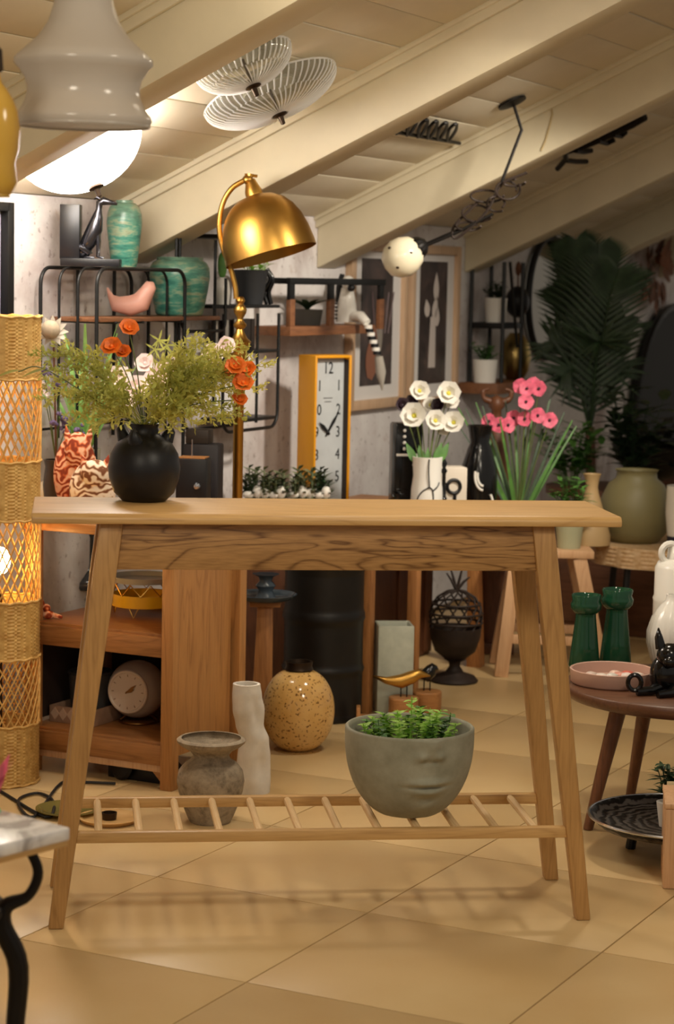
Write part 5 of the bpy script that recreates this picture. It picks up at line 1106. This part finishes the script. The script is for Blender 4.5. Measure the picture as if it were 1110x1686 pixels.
# yellow clock
CKA = math.radians(43.0); kb = onbench(531, 7.16); k = S(7.16)
ck = T('table_clock', 'tall mustard yellow rectangular clock with pale dial', 'clock', kb, CKA)
WK, HK, DK = .165, P(531, 584, 7.16).z - kb.z, .085
M['mustard'] = plain('mustard_metal', '#e09a12', .4)
fr_ = MB()
for c, d in (((-WK / 2 + .005, 0, HK / 2), (.010, DK, HK)), ((WK / 2 - .005, 0, HK / 2), (.010, DK, HK)), ((0, 0, .005), (WK - .02, DK, .010)), ((0, 0, HK - .005), (WK - .02, DK, .010)), ((0, DK / 2 - .003, HK / 2), (WK - .02, .006, HK - .02))): fr_.box(c, d)
part(ck, 'case', fr_, M['mustard'], .003)
df = plain('pale_blue_grey_dial', '#b9bec0', .5, var=.08, vs_=14)
part(ck, 'dark_inner_strip', MB().box((WK / 2 - .0108, -DK * .30, HK / 2), (.0012, DK * .30, HK - .03)), plain('dark_brown_strip', '#2e2218', .6), label='dark strip on the right inner wall')  # dark strip along the right inner wall of the case
dl = part(ck, 'dial', MB().box((0, -DK * .16, HK / 2), (WK - .021, .004, HK - .022)), df)
yd = -DK * .16 - .0026; zc_ = HK * .5; w_ = WK / 2 - .034
nums = [('12', 0, HK / 2 - .045), ('1', w_, .155), ('2', w_, .075), ('3', w_, 0), ('4', w_, -.075), ('5', w_, -.150), ('6', 0, -HK / 2 + .045), ('7', -w_, -.150), ('8', -w_, -.075), ('9', -w_, 0), ('10', -w_, .075), ('11', -w_, .155)]
for s_, x, z in nums:
    gm = text_mesh(s_, .056 if s_ in ('12', '6') else .052); gm.transform(Matrix.Rotation(PI / 2, 4, 'X')); gm.transform(Matrix.Scale(.8, 4, (1, 0, 0)))
    o = part(dl, 'numeral', gm, M['black_metal']); o.location = (x, yd, zc_ + z)
for q in range(2): part(dl, 'maker_line', MB().box((0, yd, zc_ + .115 - .012 * q), (.040 - .01 * q, .0008, .003)), plain('grey_ink', '#6c6c6c', .6))
Fk = frame((0, -1, 0), (1, 0, 0))
hand(Fk, Vector((0, yd - .002, zc_)), .62, .085, .005, M['black_metal'], dl, 'minute_hand'); hand(Fk, Vector((0, yd - .004, zc_)), -.85, .055, .006, M['black_metal'], dl, 'hour_hand')
part(dl, 'hand_hub', MB().ell((0, yd - .004, zc_), (.007, .004, .007), 12, 8), M['black_metal'])
# succulent troughs with pebbles
def trough(px, Y_, wd_, label, n, m_):
    b_ = onbench(px, Y_); kz = P(px, 820, Y_).z - b_.z; t_ = T('succulent_trough', label, 'plant', b_)
    part(t_, 'trough', MB().box((0, 0, kz / 2), (wd_, .10, kz)), M['concrete'], .004)
    for i in range(n):
        a = Vector((random.uniform(-wd_ / 2, wd_ / 2), random.uniform(-.04, .04), kz)); mb = MB(); hgt = random.uniform(.03, .105)
        for j in range(11):
            a2 = j * 2.4; mb.leaf(a + Vector((0, 0, hgt * j / 11)), (math.cos(a2), math.sin(a2), .7), (0, 0, 1), .036, .013, .2, 3)
        mb.tube([a, a + Vector((0, 0, hgt))], .002, 5); part(t_, 'sprig', mb, m_ if i % 3 else M['dark_leaf'])
    return t_, b_, kz
M['sage'] = plain('sage_succulent', '#6f7a58', .6, var=.4, vs_=30)
for px, Y_, wd_, lab in ((436, 6.86, .13, 'trough of sage green succulents to the left of the yellow clock'), (510, 6.94, .13, 'trough of sage green succulents in front of the yellow clock')):
    t, b, kz = trough(px, Y_, wd_, lab, 34, M['sage'])
    for i in range(5): one('pebble', MB().ell((0, 0, .012 + .005 * ((i * 2) % 3)), (.020 - .004 * (i % 3), .017, .012 + .005 * ((i * 2) % 3)), 12, 8), M['pebble'], 'white pebble among the succulents', 'pebble', b + Vector((-.052 + .026 * i + (i % 2) * .003, -.030, kz + .0005)), i * .7, group='white pebbles in the succulent troughs')
# black and white vases
q = onbench(666, 6.98); k = S(6.98); t = T('black_vase', 'black ceramic vase with white dotted panel', 'vase', q, .25)
part(t, 'body', MB().box((0, 0, 78 * k), (48 * k, 36 * k, 156 * k)), M['black_gloss'], .008)
for i in range(4): part(t, 'dot', MB().ell((-8 * k, -18.5 * k, (144 - 10 * i) * k), (2.8 * k, 1 * k, 2.8 * k), 10, 6), M['white_matt'])
part(t, 'band', MB().box((0, -18 * k, 104 * k), (42 * k, 2 * k, 4 * k)), M['white_matt']); part(t, 'band', MB().bar((14 * k, -18 * k, 104 * k), (8 * k, -18 * k, 86 * k), 4 * k, 2 * k, (0, 1, 0)), M['white_matt'])
t = plantball('black_foliage', 'glossy black artificial leaves at the foot of the dotted vase', onbench(644, 6.76), 12, .06, .12, M['black_gloss'], .02, .04)
q = onbench(702, 6.86); k = S(6.86); hv = P(702, 752, 6.86).z - q.z; t = T('line_art_vase', 'white vase with black line drawing of a face', 'vase', q)
part(t, 'body', MB().lathe([(0, 0), (24 * k, 0), (27 * k, .02), (26 * k, hv * .5), (23 * k, hv * .7), (25 * k, hv), (22 * k, hv), (20 * k, hv * .7), (0, hv * .4)], seg=36), M['white_matt'], smooth=60)
def onvase(a, z, r=26.8): return Vector((r * k * math.cos(a), r * k * math.sin(a), z))
for pts in (((-1.5, .98), (-1.52, .8), (-1.45, .55)), ((-1.45, .55), (-1.9, .48), (-2.2, .36), (-2.0, .25), (-1.5, .24), (-1.2, .34), (-1.25, .50), (-1.45, .55)), ((-1.2, .5), (-.9, .56), (-.7, .62))):
    part(t, 'drawn_line', MB().tube(spline([onvase(a, z * hv, 27 if z < .6 else 25.6) for a, z in pts], 5), 1.1 * k, 6), M['black_ceramic'])
wf = T('white_flowers', 'white and dark plum anemones in the line drawn vase', 'flowers', q + Vector((0, 0, hv * .5)))
for x, y, r, pm_, dy in ((683, 686, 24, 'white_petal', -.05), (690, 645, 19, 'white_petal', .02), (738, 649, 22, 'white_petal', 0), (716, 694, 20, 'white_petal', -.03), (748, 697, 21, 'white_petal', -.02), (662, 668, 14, 'plum', 0), (680, 662, 13, 'plum', .02), (722, 668, 13, 'plum', .02), (742, 662, 15, 'white_petal', .03), (708, 668, 15, 'white_petal', .04), (730, 706, 15, 'white_petal', .01)):
    c = P(x, y, 6.9 + dy) - wf.location; part(wf, 'stem', MB().tube(spline([(0, 0, 0), c * .5 + Vector((0, 0, .02)), c], 5), .0018, 5), M['stem']); poppy(wf, c, Vector((random.uniform(-.5, .3), -1, .35)), r * k, M[pm_], 6, cup=.75, eye=M['yellow_eye'] if pm_ == 'white_petal' else M['plum'])
for x, y in ((665, 718), (690, 730), (730, 720), (745, 715), (705, 740)):
    c = P(x, y, 6.86) - wf.location; part(wf, 'leaf', MB().leaf(c * .5, c, (0, -1, .3), .07, .025, .2, 5), M['green_leaf'])
q = onbench(741, 7.02); k = S(7.02); hv = P(741, 768, 7.02).z - q.z; t = T('line_art_vase', 'white square vase with black ring and key motif', 'vase', q, .2)
part(t, 'body', MB().box((0, 0, hv / 2), (46 * k, 40 * k, hv)), plain('warm_white_matt', '#ddd2c2', .7), .004)
part(t, 'motif_ring', MB().tube([(0 + 11 * k * math.cos(a), -21 * k, hv * .62 + 11 * k * math.sin(a)) for a in [2 * PI * i / 24 for i in range(24)]], 3 * k, 8, True), M['black_ceramic']); part(t, 'motif_line', MB().tube([(-15 * k, -21 * k, hv * .05), (-15 * k, -21 * k, hv * .7)], 2 * k, 6).tube([(2 * k, -21 * k, hv * .05), (2 * k, -21 * k, hv * .5)], 3 * k, 6), M['black_ceramic'])
q = onbench(718, 6.92); one('candle_holder', MB().lathe([(0, 0), (.020, 0), (.010, .012), (.006, .06), (.012, .07), (.006, .08), (.006, .15), (.011, .16), (.005, .17), (.010, .185), (0, .205)], seg=18), M['black_gloss'], 'slim turned black candle holder between the white vases', 'candle holder', q + Vector((.022, -.02, 0)), smooth=60)
q = onbench(787, 7.22); k = S(7.22); hv = P(787, 700, 7.22).z - q.z; t = T('black_vase', 'black ceramic vase with white curved brush strokes', 'vase', q)
part(t, 'body', MB().lathe([(0, 0), (27 * k, 0), (31 * k, hv * .2), (30 * k, hv * .5), (20 * k, hv * .72), (16 * k, hv * .8), (21 * k, hv), (18 * k, hv), (0, hv * .8)], seg=36), M['black_gloss'], smooth=60)
for rr, c0 in ((24, 0), (17, 0)):
    part(t, 'brush_stroke', MB().tube([(-2 * k - rr * k * math.cos(a) * .6 + 8 * k, -33 * k + abs(a - 1) * 2 * k, hv * .30 + 8 * k - rr * k * math.sin(a) + 10 * k) for a in [-.3 + j * .2 for j in range(10)]], 2 * k, 8), M['white_matt'])
part(t, 'brush_stroke', MB().tube([(18 * k + 5 * k * math.cos(a), -27 * k, hv * .08 + 20 * k * a * .6) for a in [j * .25 for j in range(7)]], 2 * k, 8), M['white_matt'])
# carved wooden statue behind the orchid
q = P(806, 1090, 7.62); q.z = 0; zst = lambda py: P(806, py, 7.62).z; k = S(7.62); t = T('wooden_statue', 'dark carved wooden statue with horned head behind the orchid', 'statue', q)
part(t, 'plinth', MB().box((0, 0, .02), (.16, .16, .04)), M['brown_wood'], .004)
part(t, 'body', MB().lathe([(.05, .04), (.055, .2), (.048, zst(800)), (.050, zst(760)), (.036, zst(710)), (.018, zst(690)), (.018, zst(675)), (.03, zst(668)), (.022, zst(655)), (0, zst(650))], seg=20, fn=lambda a, z: 1 + .06 * math.sin(3 * a + z * 14)), M['brown_wood'], smooth=60)
for s_ in (-1, 1): part(t, 'horn', MB().tube(spline([(s_ * .015, 0, zst(662)), (s_ * .045, 0, zst(656)), (s_ * .05, 0, zst(644)), (s_ * .03, 0, zst(640))], 5), [.012] * 5 + [.009] * 6 + [.005] * 5, 8), M['brown_wood'], smooth=60)
# ================================================================= BLACK IRON CEILING LAMP WITH GLOBE
cq0 = onceil(843, 168, .004); YB = cq0.y
il = T('iron_swing_lamp', 'dark iron scroll ceiling lamp with cream glass globe', 'lamp', cq0)
def ib(px, py, dy=0.0): return P(px, py, YB + dy) - cq0
Fm = frame(CDOWN, w2); rp = 24 * S(YB)
mb = MB().lathe([(0, 0), (rp, 0), (rp, .006), (rp * .3, .014), (0, .016)], seg=28); mb.v = [Fm @ p for p in mb.v]; part(il, 'ceiling_plate', mb, M['iron'])
part(il, 'rod', MB().tube([ib(846, 172), ib(859, 214), ib(826, 300)], 2.6 * S(YB), 8), M['iron'])
sc = []
for cx, cy, rx, ry, a0, a1 in ((835, 312, 22, 18, -.5, 6.5), (800, 322, 30, 12, 0, 5.5), (785, 350, 28, 16, .5, 6.0), (818, 335, 18, 14, 1, 7), (770, 372, 22, 8, 0, 6.2), (845, 300, 20, 7, 0, 5)):
    part(il, 'scroll', MB().tube([ib(cx + rx * (1 - .3 * i / 24) * math.cos(a0 + (a1 - a0) * i / 24), cy + ry * (1 - .3 * i / 24) * math.sin(a0 + (a1 - a0) * i / 24), .02 * math.sin(i * .4)) for i in range(25)], 2.0 * S(YB), 6), M['rust'])
part(il, 'scroll_bar', MB().tube(spline([ib(868, 284), ib(826, 304), ib(800, 350), ib(752, 392), ib(748, 372), ib(790, 330)], 5), 2.6 * S(YB), 6), M['rust'])
part(il, 'arm', MB().tube([ib(812, 352), ib(750, 384), ib(700, 405)], 2.6 * S(YB), 8).tube([ib(760, 375), ib(700, 401)], 1.6 * S(YB), 6), M['iron'])
kk = S(YB); gc = ib(662, 424); ga = (ib(694, 404) - gc).normalized(); Fm = frame(ga)
gb = MB().lathe([(0, -33 * kk), (16 * kk, -30 * kk), (28 * kk, -18 * kk), (33 * kk, -2 * kk), (31 * kk, 12 * kk), (24 * kk, 26 * kk), (16 * kk, 32 * kk), (0, 33 * kk)], seg=36); gb.v = [Fm @ p + gc for p in gb.v]
gl_ = part(il, 'glass_globe', gb, plain('cream_opal_glass', '#e6dcc0', .18), smooth=70)
for x, y in ((641, 408), (654, 441), (676, 416)):
    c = ib(x, y); d = (c - gc); d.y = -math.sqrt(max(0, (33 * kk) ** 2 - d.x ** 2 - d.z ** 2)); part(gl_, 'bead', MB().ell(gc + d * .97, (3.2 * kk, 2.4 * kk, 2.4 * kk), 8, 6), M['finial'])
cpz = MB().lathe([(0, 48 * kk), (6 * kk, 47 * kk), (14 * kk, 40 * kk), (18 * kk, 30 * kk), (17 * kk, 24 * kk), (0, 28 * kk)], seg=24, fn=lambda a, z: 1 + .08 * math.cos(8 * a)); cpz.v = [Fm @ p + gc for p in cpz.v]; part(il, 'cap', cpz, M['iron'], smooth=60)
# hook racks on the ceiling
def ceil_thing(pts, off): return [onceil(x, y, off) for x, y in pts]
o0 = onceil(700, 222, .01); hk = T('hook_rack', 'black wire hook rack shaped like looping script on the ceiling boards', 'rack', o0)
part(hk, 'bar', MB().tube([p - o0 for p in ceil_thing(((634, 215), (655, 218), (700, 226), (735, 232), (757, 236), (764, 230))[:5], .012)], .006, 8), M['iron'])
for cx in (655, 672, 690, 706, 722, 738):
    pts = [(cx - 2, 218 + (cx - 640) * .15), (cx + 2, 200 + (cx - 640) * .13), (cx + 13, 190 + (cx - 640) * .14), (cx + 13, 200 + (cx - 640) * .14), (cx + 3, 215 + (cx - 640) * .15)]
    part(hk, 'hook', MB().tube(spline([p - o0 for p in ceil_thing(pts, .016)], 4), .0055, 6), M['iron'])
o0 = onceil(985, 238, .01); hk = T('hook_rack', 'dark branch-shaped hook rail on the ceiling between the right beams', 'rack', o0)
part(hk, 'bar', MB().tube([p - o0 for p in ceil_thing(((930, 250), (960, 242), (1000, 224), (1040, 205), (1062, 192)), .02)], [.012, .012, .014, .016, .016], 8), M['iron'])
for a, b, c in (((930, 250), (932, 262), (918, 278)), ((932, 264), (950, 266), (966, 266)), ((948, 248), (962, 250), (974, 248)), ((985, 232), (1000, 236), (1012, 230)), ((1010, 222), (1024, 224), (1030, 218))):
    part(hk, 'branch', MB().tube([p - o0 for p in ceil_thing((a, b, c), .03)], .010, 7), M['iron'])
o0 = onceil(905, 195, .0)
one('ceiling_cable', MB().tube([CAM + ray(x, y) * ((w2.dot(WP) + beams[3] - .004) / w2.dot(ray(x, y))) - o0 for x, y in ((908, 176), (910, 188), (905, 208), (898, 232), (891, 248))], .003, 6), plain('beige_cable', '#b8a478', .6), 'thin cream cable running down the beam beside the iron lamp', 'cable', o0)

# ================================================================= RIGHT BACKGROUND ALONG THE WALL
ul1, zl1 = wu(777, 470, .02); ul2, _ = wu(840, 470, .16); ul2 = max(ul2, ul1 + .22); zlow = wu(800, 640, .12)[1]; ztop = 1.40
ls = T('ladder_shelf', 'black metal wall shelf with two tiers of white plant pots', 'shelf', W(ul1, 0, zlow), PHI); L = ul2 - ul1; hh_ = ztop - zlow
for v in (.02, .16):
    for x in (0, L): part(ls, 'upright', MB().tube([(x, -v, 0), (x, -v, hh_)], .009, 8), M['black_metal'])
part(ls, 'cross_brace', MB().tube([(.05, -.165, hh_), (L * .75, -.165, hh_ * .32)], .007, 8), M['black_metal'])
z1_ = wu(800, 532, .12)[1] - zlow
part(ls, 'shelf_board', MB().box((L / 2, -.09, z1_ - .012), (L, .15, .024)), M['black_metal'], .002)
part(ls, 'shelf_board', MB().box((L / 2 + .05, -.09, .0), (L + .26, .17, .045)), M['shelf_wood'], .003, label='thick brown wooden shelf')
for (px, z_, rr, hh2, lab, pl_) in ((818, zlow + z1_ + .0005, 19, 40, 'white plant pot on the upper tier of the ladder shelf', 'dark'), (803, zlow + .023, 21, 38, 'white plant pot on the lower tier of the ladder shelf', 'green')):
    q = shelfthing(px, .10, z_); k = S(q.y); t = T('white_pot', lab, 'pot', q)
    part(t, 'pot', MB().lathe([(0, 0), (rr * k * .85, 0), (rr * k, hh2 * k), (rr * k * .9, hh2 * k), (0, hh2 * k * .9)], seg=28), M['white_matt'], smooth=50)
    plantball('pot_plant', ('dark trailing' if pl_ == 'dark' else 'mossy green') + ' plant in the ' + ('upper' if pl_ == 'dark' else 'lower') + ' white pot of the ladder shelf', q + Vector((0, 0, hh2 * k * .88)), 14, .06, .075, M['dark_leaf'] if pl_ == 'dark' else M['green_leaf'], .018, .035)
q = shelfthing(853, .09, zlow + .023); k = S(q.y); one('gold_vase', MB().lathe([(0, 0), (14 * k, 0), (22 * k, 14 * k), (26 * k, 36 * k), (22 * k, 60 * k), (13 * k, 72 * k), (10 * k, 76 * k), (8 * k, 76 * k), (0, 60 * k)], seg=36), plain('pale_gold', '#b59a5e', .3, 1.0), 'egg-shaped pale gold vase on the brown shelf', 'vase', q, smooth=60)
uq, zq = wu(852, 500, .08); q = W(uq, .08, zq - .06); k = S(q.y); t = T('hanging_pot', 'black round pot hanging by a cord from the beam', 'pot', q)
part(t, 'pot', MB().ell((0, 0, 26 * k), (20 * k, 20 * k, 26 * k), 22, 14), M['black_ceramic']); part(t, 'cord', MB().tube([(0, 0, 50 * k), (0, 0, 1.385 - q.z)], .004, 6), M['leather']); part(t, 'tassel_knot', MB().ell((0, 0, 80 * k), (5 * k, 5 * k, 12 * k), 10, 8), M['leather'])
# oval mirror
um, zm = wu(902, 490, .02); ml = abs(wu(935, 490, .02)[0] - wu(870, 490, .02)[0]) / 2; mh = (wu(902, 392, .02)[1] - wu(902, 590, .02)[1]) / 2
t = T('oval_mirror', 'oval mirror with thin black frame on the wall', 'mirror', W(um, 0, zm), PHI)
part(t, 'frame', MB().tube([(ml * math.cos(a), -.025, mh * math.sin(a)) for a in [2 * PI * i / 48 for i in range(48)]], .016, 10, True), M['black_metal'], smooth=70)
part(t, 'glass', MB().lathe([(0, 0), (1, 0), (1, .006), (0, .006)], (0, 0, 0), 48, Matrix(((ml, 0, 0), (0, 0, -1.0), (0, mh, 0)))), plain('mirror_glass', '#8a8478', .08, 1.0))
# palms
def palm(px, pybase, Y_, fronds, label, pot, m_):
    b = P(px, pybase, Y_); b.z = 0; t = T('palm_plant', label, 'plant', b)
    part(t, 'pot', MB().lathe([(0, 0), (.11, 0), (.15, .30), (.14, .30), (0, .27)], seg=28), pot, smooth=50)
    part(t, 'trunk', MB().tube([(0, 0, .26), (.01, 0, .5), (0, .01, .72)], [.03, .024, .02], 10), M['brown_wood'])
    for (x, y, dy, nl, ll) in fronds:
        tip = P(x, y, Y_ + dy) - b; a = Vector((0, 0, .70)); mid = a.lerp(tip, .55) + Vector((0, 0, .12)); pts = spline([a, mid, tip], 10)
        mb = MB().tube(pts, [.006 - .004 * i / len(pts) for i in range(len(pts))], 5)
        for i in range(nl):
            f = .15 + .85 * i / nl; kx = f * (len(pts) - 1); i0 = min(int(kx), len(pts) - 2); q_ = pts[i0].lerp(pts[i0 + 1], kx - i0); tg = (pts[i0 + 1] - pts[i0]).normalized(); sd = tg.cross(Vector((0, -1, .2))).normalized()
            for s_ in (-1, 1): mb.leaf(q_, (sd * s_ + tg * .9).normalized(), (0, -1, .3), ll * math.sin(PI * (.15 + .75 * f)), .016, .25, 4, .2)
        part(t, 'frond', mb, m_)
    return t
palm(962, 1000, 9.0, ((948, 392, 0, 26, .20), (985, 402, -.1, 26, .20), (1020, 440, -.2, 24, .22), (930, 470, .1, 22, .2), (905, 560, 0, 20, .18), (1030, 520, .1, 22, .2), (960, 430, .2, 24, .22), (990, 560, -.2, 20, .2), (925, 620, -.1, 18, .18), (1010, 620, 0, 18, .2)), 'tall dark green palm in a clay pot by the wall', plain('dark_clay', '#4a382c', .7), M['dark_leaf'])
b = P(985, 900, 8.6); b.z = 0; k = S(8.6)
t = T('plant_stand', 'dark wooden plant stand behind the rattan table', 'stand', b); zs_ = P(985, 800, 8.6).z
part(t, 'top', MB().lathe([(0, zs_ - .03), (.22, zs_ - .03), (.22, zs_), (0, zs_)], seg=32), M['brown_wood'])
for q in range(3): part(t, 'leg', MB().tube([(.15 * math.cos(q * 2.09), .15 * math.sin(q * 2.09), zs_ - .03), (.2 * math.cos(q * 2.09), .2 * math.sin(q * 2.09), 0)], .016, 8), M['brown_wood'])
plantball('fern_plant', 'spreading bright green fern on the plant stand', b + Vector((-.12, 0, zs_ + .001)), 26, .15, .26, M['green_leaf'], .03, .09)
plantball('bushy_plant', 'dark bushy house plant on the plant stand', b + Vector((.13, .05, zs_ + .001)), 24, .13, .40, M['dark_leaf'], .05, .11)
# arched dark mirror, hide, wreath
ua_, za_ = wu(1095, 660, .05); t = T('arched_mirror', 'tall black arched panel mirror against the far wall', 'mirror', W(ua_ + .1, .0, .35), PHI); pw_, ph_ = .62, P(1090, 505, 11.4).z - .35
arc = [(-pw_, 0), (pw_, 0), (pw_, ph_ - pw_)] + [(pw_ * math.cos(a), ph_ - pw_ + pw_ * math.sin(a)) for a in [i * PI / 16 for i in range(1, 16)]] + [(-pw_, ph_ - pw_)]
part(t, 'panel', MB().prism(arc, .04, None, (0, -.03, 0)), plain('dark_glass', '#0e100f', .7)); part(t, 'frame', MB().tube([Vector((x, -.05, z)) for x, z in arc], .02, 8, True), M['black_metal'])
t = T('console_box', 'dark low cabinet under the arched mirror', 'cabinet', W(ua_ + .1, .25, 0), PHI)
part(t, 'body', MB().box((0, 0, .165), (1.5, .34, .33)), M['walnut'], .004); part(t, 'top', MB().box((0, 0, .34), (1.54, .38, .018)), M['brown_wood'], .003)
uw, zw_ = wu(1075, 430, .06); t = T('leaf_wreath', 'brown dried leaf wreath hanging on the far wall', 'wreath', W(uw, .0, zw_ - .05), PHI)
for i in range(40):
    a = random.uniform(0, 2 * PI); r = random.uniform(.06, .19); c = Vector((r * math.cos(a) * 1.2, -.05 - random.random() * .05, r * math.sin(a) * .75))
    part(t, 'leaf', MB().leaf(c, (math.cos(a), -.4, math.sin(a) - .4), (0, -1, .2), .11, .07, .2, 5), M['leather'])
part(t, 'hanger', MB().tube([(0, -.04, 0), (0, -.02, .28)], .006, 6), M['leather'])
q = P(1078, 770, 9.2); t = T('black_bowl', 'black bowl of dark leaves on a tall stand behind the olive pot', 'bowl', Vector((q.x, q.y, 0))); zq_ = q.z
part(t, 'bowl', MB().lathe([(.02, zq_ - .06), (.10, zq_ - .03), (.17, zq_ + .05), (.19, zq_ + .10), (.18, zq_ + .10), (.09, zq_ - .01), (0, zq_ - .02)], seg=32), M['black_ceramic'], smooth=60)
part(t, 'stand', MB().lathe([(.14, 0), (.14, .02), (.02, .05), (.018, zq_ - .05), (.04, zq_ - .055)], seg=20), M['black_metal'])
plantball('dark_plant', 'blackish green leaves filling the black bowl', Vector((q.x, q.y, zq_ + .0)), 22, .18, .20, plain('black_leaf', '#161a15', .5), .05, .10)
# dark framed screen at the left edge of the wall
ud, zd = wu(2, 430, .03); wdt = .30; t = T('framed_screen', 'dark framed picture with grey glass at the left end of the wall', 'picture', W(ud, 0, 1.0), PHI)
ur2, _ = wu(20, 430, .03); xr_ = ur2 - ud; zt3, zb4 = wu(10, 333, .03)[1] - 1.0, wu(10, 560, .03)[1] - 1.0; zt3 = min(zt3, .525)
part(t, 'frame', MB().box((xr_ - .015, -.02, (zt3 + zb4) / 2), (.03, .035, zt3 - zb4)).box((xr_ - .40, -.02, (zt3 + zb4) / 2), (.03, .035, zt3 - zb4)).box((xr_ - .2, -.02, zt3 - .012), (.36, .035, .024)).box((xr_ - .2, -.02, zb4 + .012), (.36, .035, .024)), M['black_metal'], .002)
part(t, 'glass', MB().box((xr_ - .2, -.010, (zt3 + zb4) / 2), (.36, .006, zt3 - zb4 - .04)), plain('grey_lilac_print', '#9a98a8', .3))
